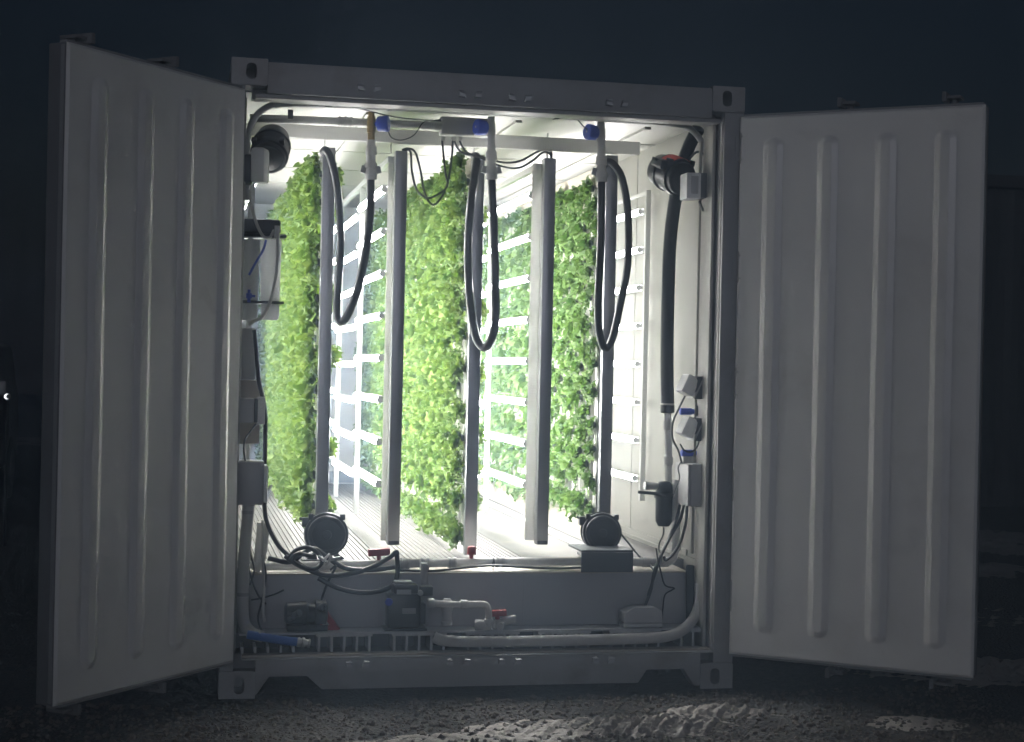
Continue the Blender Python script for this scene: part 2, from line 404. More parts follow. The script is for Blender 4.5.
# hinges: both posts
for s_ in (0, 1):
    for z in (.45, .98, 1.47, 2.03, 2.60):
        xx = 2.425 if s_ else .013
        mb = MB(); mb.tube([(xx, -.018, z-.075), (xx, -.018, z+.075)], .013, 12, straight=True)
        mb.box(xx-.030 if s_ else xx, xx if s_ else xx+.03, -.0065, -.0025, z-.06, z+.06)
        for dz in (-.055, .055): mb.tube([(xx, -.018, z+dz-.004), (xx, -.018, z+dz+.004)], .016, 12, straight=True)
        mb.tube([(xx, -.018, z+.075), (xx, -.018, z+.09)], .006, 8, straight=True)
        obj('hinge', mb, 'paint', ct)
mb = MB()
for s_ in (0, 1):
    xx = 2.430 if s_ else .008
    mb.tube([(xx, -.014, .2), (xx, -.014, 2.74)], .006, 8, straight=True)
obj('hinge_rod', mb, 'paint', ct)

# ================================================================== GROW WALLS
PT, PB = 2.59, .63
YS = .72; NT = 31; DY = .15; NR = 12
walls = {'A': (.50, 'wall nearest the water filters', 'leafy'), 'C': (1.25, 'middle wall', 'dense'), 'E': (1.945, 'wall beside the bare white lining', 'sparse')}
ROWS = {'A': (.80, 2.46), 'C': (.68, 2.46), 'E': (.80, 2.40)}
for key, (x, wname, _) in walls.items():
    lab = {'A': 'hanging grow wall of bright leafy lettuce nearest the white filter canisters', 'C': 'middle hanging grow wall, densely covered in small lettuce, touching the pipe',
           'E': 'sparser hanging grow wall with white towers showing, behind the orange labelled fan'}[key]
    lab = lab.replace(', behind the orange labelled fan', ' beside the bare lining')
    t = thing('grow_wall', lab, 'grow wall', (x, .6, PB), 'hanging grow walls of lettuce')
    mb = MB(); pb = {'A': PB+.02, 'C': FZ+.014, 'E': PB}[key]
    mb.box(x-.031, x+.031, .585, .63, pb, PT+(.03 if key == 'E' else 0))
    obj('front_post', mb, 'alu', t, bevel=.003)
    mb = MB(); mb.box(x-.028, x+.028, 5.36, 5.40, PB, PT); obj('rear_post', mb, 'alu', t, bevel=.003)
    mb = MB()
    zt0 = {'A': 2.535, 'C': 2.48, 'E': 2.475}[key]
    mb.box(x-.024, x+.024, .6305, 5.36, zt0, PT-.005); mb.box(x-.030, x-.0245, .66, 5.35, zt0+.015, zt0+.03)
    obj('top_gutter', mb, 'gutter' if key != 'A' else 'rack', t, bevel=.002)
    if key == 'E':
        mb = MB(); mb.box(x+.0, x+.05, .70, 5.36, .60, .735); obj('drain_gutter', mb, 'gutter', t, bevel=.003)
        mb = MB(); mb.box(x-.03, x-.001, .70, 5.36, FZ+.001, FZ+.03); obj('base_curb', mb, 'white', t, bevel=.004)
    tw = None
    for k in range(NT):
        y = YS+k*DY
        if tw is None:
            mb = MB(); z0 = ROWS[key][0]-.07
            mb.box(x-.022, x+.022, y-.032, y+.032, z0, zt0-.001)
            mb.box(x-.0235, x-.0221, y-.009, y+.009, z0+.02, zt0-.02)
            tw = obj('grow_tower', mb, 'white', t, bevel=.005)
        else: copy_part(tw, t, (0, k*DY, 0))

# ------------------------------------------------------------------ lettuce
def plant_mesh(name, nl, nu, nv, L0, W0, droop, m, pot=True, upright=.25):
    """rosette growing towards -x from the origin"""
    vs = []; fs = []; mi = []
    for k in range(nl):
        az = k*2.39996+random.uniform(-.3, .3); f = (k+.5)/nl
        th = math.radians(14+76*f**.8+random.uniform(-10, 10))
        L = L0*(.45+.65*f**.6)*random.uniform(.8, 1.2); Wd = W0*random.uniform(.75, 1.25)*(.6+.5*f)
        d = V((-math.cos(th), math.sin(th)*math.cos(az), math.sin(th)*math.sin(az)+upright)).normalized()
        side = d.cross(V((-1, 0, .2))); side = side.normalized() if side.length > .05 else V((0, 1, 0))
        nrm = side.cross(d).normalized(); ph = random.uniform(0, 6.28); curl = random.uniform(-.5, .9); fr = random.uniform(.18, .42)
        base = len(vs); tw = random.uniform(-.5, .5)
        for i in range(nu+1):
            u = i/nu; wid = Wd*(.16+.84*math.sin(math.pi*min(1, (u*.80+.06)))**.75)*(1 if u < .99 else .55)
            if u < .3: wid *= .28+.72*(u/.3)
            c = d*(u*L)+nrm*(curl*L*.42*u*u)+V((0, 0, -droop*L*u*u))+V((-.012, 0, 0))
            sd = side*math.cos(tw*u)+nrm*math.sin(tw*u)
            for j in range(nv+1):
                w = (j/nv-.5)*2
                ruf = fr*L*.55*abs(w)**1.6*math.sin(ph+u*13+w*2.2)*min(1, u*2.2)
                p = c+sd*(w*wid*.5)+nrm*(ruf+abs(w)*wid*.16); vs.append(p)
        for i in range(nu):
            for j in range(nv):
                a = base+i*(nv+1)+j; fs.append((a, a+1, a+nv+2, a+nv+1)); mi.append(0)
    if pot:
        mb = MB(); mb.lathe((.012, 0, 0), (-1, 0, .25), [(0, .014), (.03, .022), (.034, .022), (.03, .017)], 8)
        b = len(vs); vs += mb.v
        for f in mb.f: fs.append(tuple(i+b for i in f)); mi.append(1)
    me = bpy.data.meshes.new(name); me.from_pydata([tuple(v) for v in vs], [], fs); me.materials.append(M[m]); me.materials.append(M['dgrey'])
    me.polygons.foreach_set('material_index', mi); me.polygons.foreach_set('use_smooth', [True]*len(fs))
    return me
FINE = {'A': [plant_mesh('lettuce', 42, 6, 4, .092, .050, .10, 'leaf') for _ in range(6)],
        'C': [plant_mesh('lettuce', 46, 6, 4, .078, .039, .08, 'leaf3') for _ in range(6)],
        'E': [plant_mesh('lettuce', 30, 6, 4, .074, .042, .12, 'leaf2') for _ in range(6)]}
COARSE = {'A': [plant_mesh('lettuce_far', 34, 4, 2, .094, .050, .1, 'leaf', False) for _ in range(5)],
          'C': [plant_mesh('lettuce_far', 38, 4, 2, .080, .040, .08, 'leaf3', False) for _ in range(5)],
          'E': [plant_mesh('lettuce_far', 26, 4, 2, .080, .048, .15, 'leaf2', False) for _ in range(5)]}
ORD = 'first second third fourth fifth sixth seventh eighth ninth tenth eleventh twelfth'.split()
KIND = {'A': ('bright frilly lettuce', 'wall by white filters'), 'C': ('dense light green lettuce', 'middle grow wall'), 'E': ('darker green lettuce', 'sparse wall by bare lining')}
NF = 8
rest = {}
for key, (x, _, _) in walls.items():
    z0, z1 = ROWS[key]; dz = (z1-z0)/(NR-1); ad, wn = KIND[key]; pts = []
    for k in range(NT):
        y = YS+k*DY
        for r in range(NR):
            z = z1-r*dz+(dz*.5 if k % 2 else 0)*(r < NR-1)+random.uniform(-.022, .022)
            if key == 'E' and k >= NF and random.random() < .07: continue
            sc = random.uniform(.85, 1.18)*(1.0 if key != 'A' else (1.08 if r > 0 else .9))
            if key == 'E' and k < 1: sc *= .8
            rx = random.uniform(-.35, .35)
            if k < NF:
                o = bpy.data.objects.new('lettuce_plant', random.choice(FINE[key])); COL.objects.link(o)
                o.location = (x-.024, y, z); o.rotation_euler = (rx, random.uniform(-.15, .2), random.uniform(-.15, .15)); o.scale = (sc, sc, sc)
                setp(o, f'{ad}, {wn}, {ORD[k]} tower from post, {ORD[r]} from top', 'lettuce', 'lettuce plants on the grow walls')
            else: pts.append((x-.024, y, z, rx, sc, 0))
    rest[key] = pts
    if key != 'E':                      # the front tower also grows on its other face
        for j, r in enumerate((0, 1, 4, 6, 9, 11) if key == 'A' else (1, 4, 6, 8, 9, 10)):
            o = bpy.data.objects.new('lettuce_plant', random.choice(FINE[key])); COL.objects.link(o)
            sc = random.uniform(.7, .85); o.location = (x+.024, YS+.02, z1-r*dz); o.rotation_euler = (random.uniform(-.3, .3), 0, math.pi); o.scale = (sc,)*3
            setp(o, f'small {ad}, {wn}, far face behind the post, {ORD[j]} from top', 'lettuce', 'lettuce plants on the grow walls')
for key, pts in rest.items():
    co = []; fc = []; nb = 0
    src = []
    for me in COARSE[key]:
        a = np.empty(len(me.vertices)*3); me.vertices.foreach_get('co', a)
        f = np.empty(len(me.loops), int); me.loops.foreach_get('vertex_index', f); src.append((a.reshape(-1, 3), f.reshape(-1, 4)))
    for (x, y, z, rx, sc, _) in pts:
        a, f = src[random.randrange(len(src))]
        c, s_ = math.cos(rx), math.sin(rx); q = a*sc
        q = np.stack([q[:, 0]+x, q[:, 1]*c-q[:, 2]*s_+y, q[:, 1]*s_+q[:, 2]*c+z], 1)
        co.append(q); fc.append(f+nb); nb += len(q)
    co = np.concatenate(co); fc = np.concatenate(fc)
    me = bpy.data.meshes.new('lettuce_foliage'); me.vertices.add(len(co)); me.vertices.foreach_set('co', co.ravel())
    me.loops.add(fc.size); me.loops.foreach_set('vertex_index', fc.ravel().astype(np.int32)); me.polygons.add(len(fc))
    me.polygons.foreach_set('loop_start', np.arange(0, fc.size, 4, dtype=np.int32)); me.update(calc_edges=True)
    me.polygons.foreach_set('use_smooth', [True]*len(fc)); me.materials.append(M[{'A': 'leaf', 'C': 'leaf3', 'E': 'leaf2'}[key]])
    o = bpy.data.objects.new('lettuce_foliage', me); COL.objects.link(o)
    setp(o, {'A': 'mass of bright lettuce farther back on the wall by the white filters', 'C': 'mass of lettuce farther back on the middle grow wall',
             'E': 'mass of darker lettuce farther back on the sparse wall by the bare lining'}[key], 'foliage', None, 'stuff')

# ------------------------------------------------------------------ LED racks
TZS = [2.408-.2127*i for i in range(8)]
def rack(x, label, solid=True, y0=.66, nb=4, stag=True, side=False, lw=.026):
    t = thing('light_rack', label, 'light rack', (x, y0, PB), 'racks of white light tubes')
    if solid:
        mb = MB(); mb.box(x-.030, x+.031, .585, .645, PB, PT); mb.cur = 1; mb.box(x-.028, x+.029, .583, .647, PB-.004, PB+.02); obj('front_post', mb, ['alu', 'black'], t, bevel=.003)
        mb = MB(); q = []
        for k in range(16):
            a = 2*math.pi*k/16; q.append((x-.020-lw+lw*math.cos(a), y0+.017+.017*math.sin(a), PB+.01))
        mb.prism(q, (0, 0, PT-.02-PB-.01))
        obj('inner_leg', mb, 'legw', t, bevel=.002)
    xo = x if side else x-.046
    for k in range(0 if not solid else 1, nb+1):
        mb = MB(); y = y0+1.2*k+(0 if k else -.03)
        mb.box(xo-.014, xo+.014, y-.005, y+.025, PB+.03 if not side else .80, PT-.02 if not side else 2.52); obj('leg', mb, 'rack', t, bevel=.002)
    mb = MB()
    if not side: mb.box(xo-.013, xo+.013, y0, y0+1.2*nb, PT-.05, PT-.0205); 
    else: mb.box(xo-.004, xo+.010, y0, y0+1.2*nb, 2.50, 2.52)
    obj('top_rail', mb, 'rack', t, bevel=.002)
    tb = None
    for k in range(nb):
        for i, z in enumerate(TZS):
            dz = -.035 if (k % 2 and stag) else 0
            if tb is None:
                mb = MB(); xa = xo-.022 if x > 1 or not side else xo+.022
                mb.tube([(xa, y0+.055, z), (xa, y0+1.13, z)], .0155 if not side else .013, 10, straight=True)
                tb = obj('light_tube', mb, ('tubedim' if x > 1 else 'tubewall') if side else 'tube', t); tb0 = z
                mb = MB()
                for ya, yb in ((y0+.040, y0+.0545), (y0+1.1305, y0+1.145)): mb.tube([(xa, ya, z), (xa, yb, z)], .0165, 10, straight=True)
                if side:       # housing added to keep tube light off the wall, open towards the plants
                    q = 1 if x > 1 else -1; e = xa+q*.0145
                    mb.box(e, e+q*.004, y0+.04, y0+1.15, z-.020, z+.020); mb.box(xa-q*.002, e-q*.0005, y0+.04, y0+1.15, z+.0165, z+.020); mb.box(xa-q*.002, e-q*.0005, y0+.04, y0+1.15, z-.020, z-.0165)
                else: mb.box(xa-.012, xa+.019, y0+.04, y0+1.15, z+.0145, z+.021)
                cp = obj('tube_holder', mb, 'rack', t)
            else:
                copy_part(tb, t, (0, 1.2*k, z+dz-tb0)); copy_part(cp, t, (0, 1.2*k, z+dz-tb0))
    return t
rB = rack(.859, 'hanging rack of white light tubes between the leafy wall and middle wall', nb=3, lw=.017)
rD = rack(1.619, 'hanging rack of white light tubes between the middle wall and sparse wall', nb=3)
rF = rack(2.322, 'bank of white light tubes fixed along the bare lining near the fan', solid=False, y0=1.22, nb=3, stag=False, side=True)
rG = rack(.118, 'bank of white light tubes behind the water filters', solid=False, y0=.40, nb=3, stag=False, side=True)  # unseen bank, its front bay set forward to light the doors

# ================================================================== PIPES, CABLES
def line(name, label, cat, pts, r, m, Y=None, group=None, n=8, seg=12, parent=None):
    P = [at(p[0], p[1], p[2] if len(p) > 2 else Y) for p in pts]
    mb = MB(); mb.tube(P, r, seg, n)
    return obj(name, mb, m, parent, label, cat, group)
def W3(pts, Y): return [at(p[0], p[1], p[2] if len(p) > 2 else Y) for p in pts]

# overhead conduit along the header
t = thing('overhead_conduit', 'grey conduit pipe bending along the underside of the header', 'conduit', at(480, 110, .26))
mb = MB(); mb.tube(W3([(246.5, 200), (247, 150), (249, 132), (256, 116), (270, 106), (290, 103.5), (340, 105), (400, 108), (480, 112), (560, 116), (640, 121), (675, 124), (692, 130), (703, 145), (708, 165), (709.5, 182)], .26), .0155, 14, 6)
obj('pipe_run', mb, 'conduit', t)
for px, py in ((276, 104), (390, 107.5), (556, 115.8)):
    p = at(px, py, .26); mb = MB(); mb.box(p.x-.012, p.x+.012, .238, .282, p.z-.018, p.z+.026); obj('pipe_clip', mb, 'galv' if px != 556 else 'black', t)
mb = MB(); p = at(290.5, 112, .26); mb.box(p.x-.012, p.x+.012, .25, .275, p.z-.03, p.z+.01); obj('bracket', mb, 'dgrey', t)
# white pipe behind it into the junction box
t = thing('overhead_pipe', 'white pipe with a ribbed coupling leading into the white junction box', 'pipe', at(350, 120, .42))
mb = MB(); mb.tube(W3([(250, 118), (345, 121.5), (440, 126)], .42), .019, 14, straight=True); obj('pipe_run', mb, 'pvc', t)
a, b = at(338, 121.2, .42), at(352, 121.8, .42); d = (b-a)
mb = MB(); mb.lathe(a, d, [(0, .024), (.01, .026), (.012, .022), (.03, .022), (.034, .026), (.044, .026), (.046, .022), (.06, .022), (.062, .026), (.07, .024)], 16); obj('coupling', mb, 'pvc', t)
a = at(434, 125.7, .42); mb = MB(); mb.lathe(a, d, [(0, .022), (.02, .026), (.035, .024)], 14); obj('end_nut', mb, 'white', t)
# junction box
p0, p1 = at(441.5, 116, .40), at(489, 136.5, .40)
t = thing('junction_box', 'white rectangular junction box with black cables, mounted under the ceiling', 'junction box', (p0.x, .4, p1.z))
mb = MB(); mb.box(p0.x, p1.x, .40, .47, p1.z, p0.z); obj('box_body', mb, 'white', t, bevel=.004)
mb = MB(); mb.box(p0.x+.004, p1.x-.004, .394, .3995, p1.z+.004, p0.z-.004); obj('lid', mb, 'white', t, bevel=.002)
for px in (442, 452.5, 459):
    p = at(px+1, 138, .43); mb = MB(); mb.lathe(p+V((0, 0, .006)), (0, 0, -1), [(0, .012), (.008, .012), (.02, .008)], 10); obj('cable_gland', mb, 'white', t)
# black cables from the box
G = 'black cables hanging from the white junction box'
line('power_cable', 'black cable loop hanging from junction box to the first light rack post', 'cable', [(442, 139, .43), (445, 170, .45), (447.5, 185, .46), (440, 193, .48), (428, 198, .5), (417, 190, .53), (412, 172, .56), (411, 155, .58), (409, 150, .6), (404, 150.5, .61)], .0055, 'black', group=G, seg=8)
line('power_cable', 'black cable loop with the lowest bend, from junction box to light rack post', 'cable', [(453, 139, .43), (451, 165, .45), (446, 188, .47), (437, 203, .49), (430, 203, .5), (424, 190, .53), (420, 168, .56), (415, 152, .59), (408, 148.5, .61), (402, 150, .62)], .0055, 'black', group=G, seg=8)
line('power_cable', 'upper black cable running from junction box to the second light rack post', 'cable', [(459, 139, .43), (463, 148, .45), (470, 154, .47), (486, 158, .5), (503, 162.5, .52), (520, 161, .54), (535, 153, .58), (545, 149.5, .6), (551, 152, .62), (552, 158, .62)], .0055, 'black', group=G, seg=8)
line('power_cable', 'lower black cable running from junction box to the second light rack post', 'cable', [(453.5, 139, .43), (458, 149, .45), (466, 154, .47), (480, 157.5, .5), (500, 166, .52), (518, 168, .54), (532, 161, .58), (543, 152.5, .6), (550, 154, .62), (551.5, 160, .62)], .0055, 'black', group=G, seg=8)
line('thin_wire', 'thin dark wire drooping from the brass fitted valve to the junction box', 'wire', [(388, 131, .37), (392, 138, .37), (402, 140, .37), (414, 135, .38), (424, 122, .4), (438, 120, .40), (441, 120, .40)], .003, 'black', seg=6)
line('thin_wire', 'thin dark wire running straight along the overhead conduit to the junction box', 'wire', [(325, 106, .24), (360, 109, .3), (385, 115, .36), (410, 119, .38), (441, 121, .40)], .003, 'black', seg=6)
line('thin_wire', 'short thin wire from the overhead conduit to the valve above the sparse wall', 'wire', [(577, 119, .27), (583, 126, .32), (589, 131, .36)], .003, 'black', seg=6)

# valves and looped hoses
def valve(px, pts, metal, lab, tops):
    Yv = .38
    t = thing('feed_valve', lab, 'valve', at(pts[-1][0], pts[-1][1], Yv), 'blue handled feed valves')
    top = at(px, tops, Yv); bot = at(pts[0][0], pts[0][1], Yv); d = bot-top; L = d.length
    if metal:
        mb = MB(); mb.lathe(top, d, [(0, .015), (.02, .015), (.021, .019), (.05, .022), (.10, .021), (.101, .017), (.14, .017)], 16); obj('valve_body', mb, 'brass', t); s0 = .135
    else:
        mb = MB(); mb.lathe(top, d, [(0, .019), (.03, .019), (.031, .022), (.09, .022), (.091, .019), (.14, .019)], 16); obj('valve_body', mb, 'pvc', t); s0 = .138
    mb = MB(); mb.lathe(top+d.normalized()*s0, d, [(0, .021), (.03, .021), (.031, .027), (.075, .028), (.076, .023), (.11, .023), (.111, .030), (.135, .031), (.136, .026), (L-s0-.03, .026), (L-s0-.029, .030), (L-s0, .028)], 18); obj('union_fitting', mb, 'pvc', t)
    q = top+d.normalized()*(L-.05)
    mb = MB()
    for s_ in (-1, 1): mb.obox(q+V((s_*.036, 0, 0)), ((1, 0, .25*s_), (0, 1, 0), (-.25*s_, 0, 1)), (.012, .006, .018))
    obj('cam_lever', mb, 'conduit', t)
    # blue knob
    k = top+d.normalized()*.06; hd = V((1 if metal else -1, -.35, .05))
    mb = MB(); mb.lathe(k+hd.normalized()*.012, hd, [(0, .012), (.016, .012), (.018, .032), (.024, .037), (.066, .041), (.074, .036), (.0745, .010)], 10); obj('blue_knob', mb, 'blue', t)
    e = k+hd.normalized()*.088; mb = MB(); mb.lathe(e-hd.normalized()*.004, hd, [(0, .006), (.004, .005)], 10); obj('screw_head', mb, 'white', t)
    return t
valve(371.5, [(370.8, 180)], True, 'blue handled valve on a brass fitting above the leafy wall hose', 112)
valve(491, [(491.5, 180)], False, 'blue handled valve beside the white junction box', 117)
valve(601, [(601.5, 182)], False, 'blue handled valve near the bare lining, above the sparse wall hose', 122)
GH = 'looped black feed hoses'
H1 = [(370.8, 178, .38), (370, 215, .385), (366, 250, .40), (358, 288, .44), (349, 312, .47), (342, 322, .49), (337, 314, .505), (338, 285, .52), (340.5, 250, .535), (339.5, 210, .55), (335.5, 178, .56), (330, 157, .565), (325.5, 150, .575), (323, 153, .60)]
H2 = [(491.5, 178, .38), (494, 230, .38), (495.5, 290, .38), (495, 325, .39), (489, 344, .41), (482.5, 347, .44), (475.5, 335, .47), (470, 300, .50), (468, 255, .53), (470, 212, .545), (474.5, 176, .56), (477, 158, .57), (474, 156, .60)]
H3 = [(601.5, 180, .38), (601, 240, .38), (598.5, 295, .38), (599, 330, .40), (605, 348, .42), (612.5, 338, .45), (620, 305, .49), (627.5, 265, .52), (628, 215, .54), (622.5, 180, .56), (614, 165, .57), (607, 162, .58), (603, 167, .60)]
line('feed_hose', 'looped black hose hanging in front of the leafy wall post', 'hose', H1, .0195, 'black', group=GH)
line('feed_hose', 'looped black hose hanging in front of the middle wall post', 'hose', H2, .0205, 'black', group=GH)
line('feed_hose', 'looped black hose hanging in front of the sparse wall post', 'hose', H3, .0195, 'black', group=GH)

# ------------------------------------------------------------------ fans
def fan(lab, c, ax, r, L, red=False, box=None, foot=None, scale=1.):
    c = V(c); ax = V(ax).normalized()
    t = thing('duct_fan', lab, 'fan', (c.x, c.y, c.z-r*1.15), 'black tube fans')
    mb = MB(); mb.lathe(c, ax, [(0, r*.80), (-.004, r*.86), (-.012, r*.88), (-.03, r*.88), (-.032, r), (-.05, r*1.02), (-.066, r), (-.068, r*.93), (-L*.55, r*.95), (-L*.56, r*1.02), (-L*.62, r*1.02), (-L*.63, r*.93), (-L*.9, r*.86), (-L, r*.62)], 32)
    obj('fan_housing', mb, 'fan', t)
    mb = MB(); mb.lathe(c, ax, [(-.02, r*.79), (.0015, r*.79), (.002, r*.70), (-.006, r*.66), (-.008, r*.25), (.004, r*.2), (.006, r*.05)], 32); obj('fan_face', mb, 'fan', t)
    upv = V((0, 0, 1)); sd = ax.cross(upv).normalized(); u = sd.cross(ax).normalized()
    mb = MB()
    for s_ in (-1, 1): mb.obox(c-ax*(.05)+sd*(s_*r*.72)+u*(r*.80), (sd, ax, u), (.012, .016, .014))
    obj('clamp_lug', mb, 'fan', t, bevel=.002)
    mb = MB(); q = c-ax*(L*.45)+sd*(-r*.6 if box == 'left' else r*.85)+u*(r*.55 if box != 'left' else -.2*r)
    mb.obox(q, (sd, ax, u), (.028, .045, .022)); mb.tube([q, q+sd*.04+u*.02], .007, 8, straight=True); obj('terminal_box', mb, 'fan', t, bevel=.004)
    if red:
        mb = MB(); rr = r*1.05; n = 10; vs = []
        for i in range(n+1):
            a = math.radians(-48+96*i/n)
            for s_ in (-.035, -.125): vs.append(c+ax*s_+(u*math.cos(a)+sd*(-math.sin(a)))*rr)
        mb.add(vs, [(2*i, 2*i+1, 2*i+3, 2*i+2) for i in range(n)]); obj('warning_sticker', mb, 'label', t)
    if foot:
        mb = MB()
        for s_ in (-1, 1):
            for d0 in (.05, L*.75): mb.prism([c-ax*d0+sd*(s_*r*.45)+u*(-r*.80), c-ax*d0+sd*(s_*r*.95)+u*(-r*1.17), c-ax*d0+sd*(s_*r*.40)+u*(-r*1.17)], -ax*.02)
        mb.obox(c-ax*(L*.45)+u*(-r*1.19), (sd, ax, u), (r*1.1, L*.45, .006)); obj('mounting_foot', mb, 'fan', t)
    return t
p = at(683, 179, .30)
fan('black tube fan with an orange red sticker, tilted by the open doorway', p, (.30, -.90, -.32), .092, .23, red=True)
p = at(268, 160, .36)
fan('black tube fan half hidden behind a grey box under the conduit', p+V((.0, 0, .0)), (-.15, -.72, -.60), .092, .22, box='left')
p = at(327, 535, .36)
fan('black tube fan standing on the step among coiled cables', p, (-.04, -1, .06), .105, .22, foot=True)
p = at(603, 533, .40)
fan('black tube fan standing on a dark plinth above the step', p, (-.16, -1, .05), .098, .26, foot=True)
# plinth under the fan
a, b = at(581.5, 552.5, .228), at(633, 571, .228)
t = thing('fan_plinth', 'dark grey blue plinth carrying a black fan across the white pipe', 'plinth', (a.x, .228, b.z))
mb = MB(); mb.box(a.x, b.x, .228, .2355, b.z-.006, a.z-.001); obj('front_plate', mb, 'dgrey', t, bevel=.002)
mb = MB(); mb.box(a.x, b.x, .228, .50, a.z, a.z+.012); obj('top_plate', mb, 'dgrey', t, bevel=.003)
# fan controllers at the doorway corners
p = at(695, 186, .16)
t = thing('fan_controller', 'pale grey fan controller box below the end of the conduit', 'controller', (p.x, .16, p.z-.06), 'fan controllers')
mb = MB(); mb.box(p.x-.052, p.x+.022, .13, .24, p.z-.066, p.z+.062); obj('box_body', mb, 'clear', t, bevel=.006)
mb = MB(); mb.box(p.x+.0225, p.x+.095, .155, .25, p.z-.056, p.z+.066); obj('back_box', mb, 'dgrey', t, bevel=.005)
mb = MB(); mb.box(p.x-.032, p.x+.006, .1225, .1295, p.z-.042, p.z+.045); obj('front_window', mb, 'grey', t, bevel=.002)
line('thin_cable', 'black cable looping from the sticker fan to its controller', 'cable', [(690, 158, .3), (697, 152, .27), (704, 155, .24), (707, 165, .22), (706, 172, .2)], .0065, 'black', seg=8)
line('thin_cable', 'black cable loops hanging below the pale fan controller', 'cable', [(699, 201, .2), (703, 210, .2), (709, 213, .2), (713, 205, .2), (714, 190, .2), (712, 176, .2), (708, 170, .2)], .0065, 'black', seg=8)
line('thin_cable', 'short black cable tail hooked under the pale fan controller', 'cable', [(710, 200, .19), (709, 208, .19), (711, 215, .19), (714, 208, .19), (715, 195, .2)], .0065, 'black', seg=8)
p = at(260, 166, .16)
t = thing('fan_controller', 'grey box with a dark back fixed beside the half hidden fan', 'controller', (p.x, .16, p.z-.09), 'fan controllers')
mb = MB(); mb.obox(p+V((.0, .0, -.0)), ((.95, -.3, 0), (.3, .95, 0), (0, 0, 1)), (.034, .05, .082)); obj('box_body', mb, 'clear', t, bevel=.016)
mb = MB(); mb.box(p.x-.09, p.x-.031, .14, .26, p.z-.08, p.z+.05); obj('back_box', mb, 'black', t, bevel=.006)
line('thin_hose', 'thin white hose dangling from the fan corner to the filter head', 'hose', [(250, 190, .2), (252, 205, .2), (256, 222, .22), (263, 236, .24), (270, 237, .25), (274, 230, .26)], .007, 'white', seg=8)

# ------------------------------------------------------------------ water filter on the near jamb
Yf = .34
t = thing('water_filter', 'twin white canister water filter with black heads and blue tube', 'water filter', at(265, 318, Yf))
for px in (249.5, 271):
    a, b = at(px, 240, Yf), at(px-1.2, 320, Yf); d = b-a; L = d.length
    mb = MB(); mb.lathe(a, d, [(0, .048), (.01, .050), (L*.65, .046), (L*.96, .043), (L, .034)], 24); obj('canister', mb, 'bluecan', t)
a, b = at(240, 219, Yf), at(282, 239, Yf)
mb = MB(); mb.box(a.x, b.x-.01, Yf-.05, Yf+.06, b.z+.02, a.z); mb.box(a.x, b.x+.02, Yf-.056, Yf+.05, b.z, b.z+.0195); obj('filter_head', mb, 'black', t, bevel=.01)
a, b = at(240, 300.5, Yf), at(283, 304.5, Yf)
mb = MB(); mb.box(a.x, b.x, Yf-.058, Yf+.05, b.z, a.z); obj('strap', mb, 'black', t, bevel=.002)
p = at(277, 230, Yf-.06); mb = MB(); mb.lathe(p, (0, 0, -1), [(-.02, .012), (.02, .012), (.021, .016), (.04, .014)], 12); obj('fitting', mb, 'grey', t)
line('thin_hose', 'white tube hanging from the filter head down past the canister', 'hose', [(278, 236, .26), (278, 255, .26), (275.5, 280, .26), (270, 302, .26), (262, 317, .26), (254, 321, .27), (249, 325, .28)], .008, 'white', seg=8)
line('thin_hose', 'thin blue tube crossing in front of the filter canisters', 'hose', [(266, 240, .27), (263, 250, .27), (256, 262, .27), (249, 275, .27)], .0055, 'blue', seg=8)
p = at(249, 296, .26); t = thing('blue_valve', 'small blue valve on the tube beside the filter canister', 'valve', p)
mb = MB(); mb.lathe(p, (0, 0, 1), [(-.03, .008), (-.012, .008), (-.01, .014), (.012, .014), (.014, .007), (.03, .007)], 12); mb.obox(p+V((.014, -.01, 0)), ((1, 0, 0), (0, 1, 0), (0, 0, 1)), (.014, .006, .005)); obj('valve_body', mb, 'blue', t)

# near jamb boxes
def jbox(name, lab, cat, px0, py0, px1, py1, Y, dep, m='grey', lid=True, group=None):
    a, b = at(px0, py0, Y), at(px1, py1, Y)
    t = thing(name, lab, cat, (a.x, Y, b.z), group)
    mb = MB(); mb.box(a.x, b.x, Y, Y+dep, b.z, a.z); obj('box_body', mb, m, t, bevel=.006)
    if lid:
        mb = MB(); mb.box(a.x+.006, b.x-.006, Y-.008, Y-.0005, b.z+.006, a.z-.006); obj('lid', mb, m, t, bevel=.003)
        mb = MB()
        for x in (a.x+.016, b.x-.016):
            for z in (a.z-.016, b.z+.016): mb.lathe((x, Y-.008, z), (0, -1, 0), [(-.001, .005), (.002, .004)], 8)
        obj('lid_screw', mb, 'galv', t)
    return t, a, b
jbox('control_box', 'beige box between the water filter and the socket on the near jamb', 'box', 236, 380, 259.5, 444, .27, .08, 'gutter', False)
jbox('wall_plate', 'pale plate with a dark lower edge directly under the canisters', 'plate', 236, 328, 255, 380, .275, .05, 'white', False)
t, a, b = jbox('electrical_box', 'grey electrical box with a pale side cover beside the leafy wall', 'electrical box', 236, 461, 263.5, 505, .12, .12, 'grey')
mb = MB(); mb.box(b.x+.001, b.x+.018, .125, .235, b.z+.01, a.z-.02); obj('side_cover', mb, 'clear', t, bevel=.004)
t, a, b = jbox('power_socket', 'grey power socket with a clear cover on the jamb by the filter', 'socket', 236, 398, 254, 423, .14, .10, 'grey', False, 'weatherproof power sockets')
mb = MB(); mb.box(b.x+.0005, b.x+.016, .138, .236, b.z+.002, a.z-.001); obj('socket_face', mb, 'dgrey', t, bevel=.003)
mb = MB(); mb.box(b.x+.0165, b.x+.05, .145, .23, b.z-.006, a.z+.006); obj('flip_cover', mb, 'clear', t, bevel=.003)
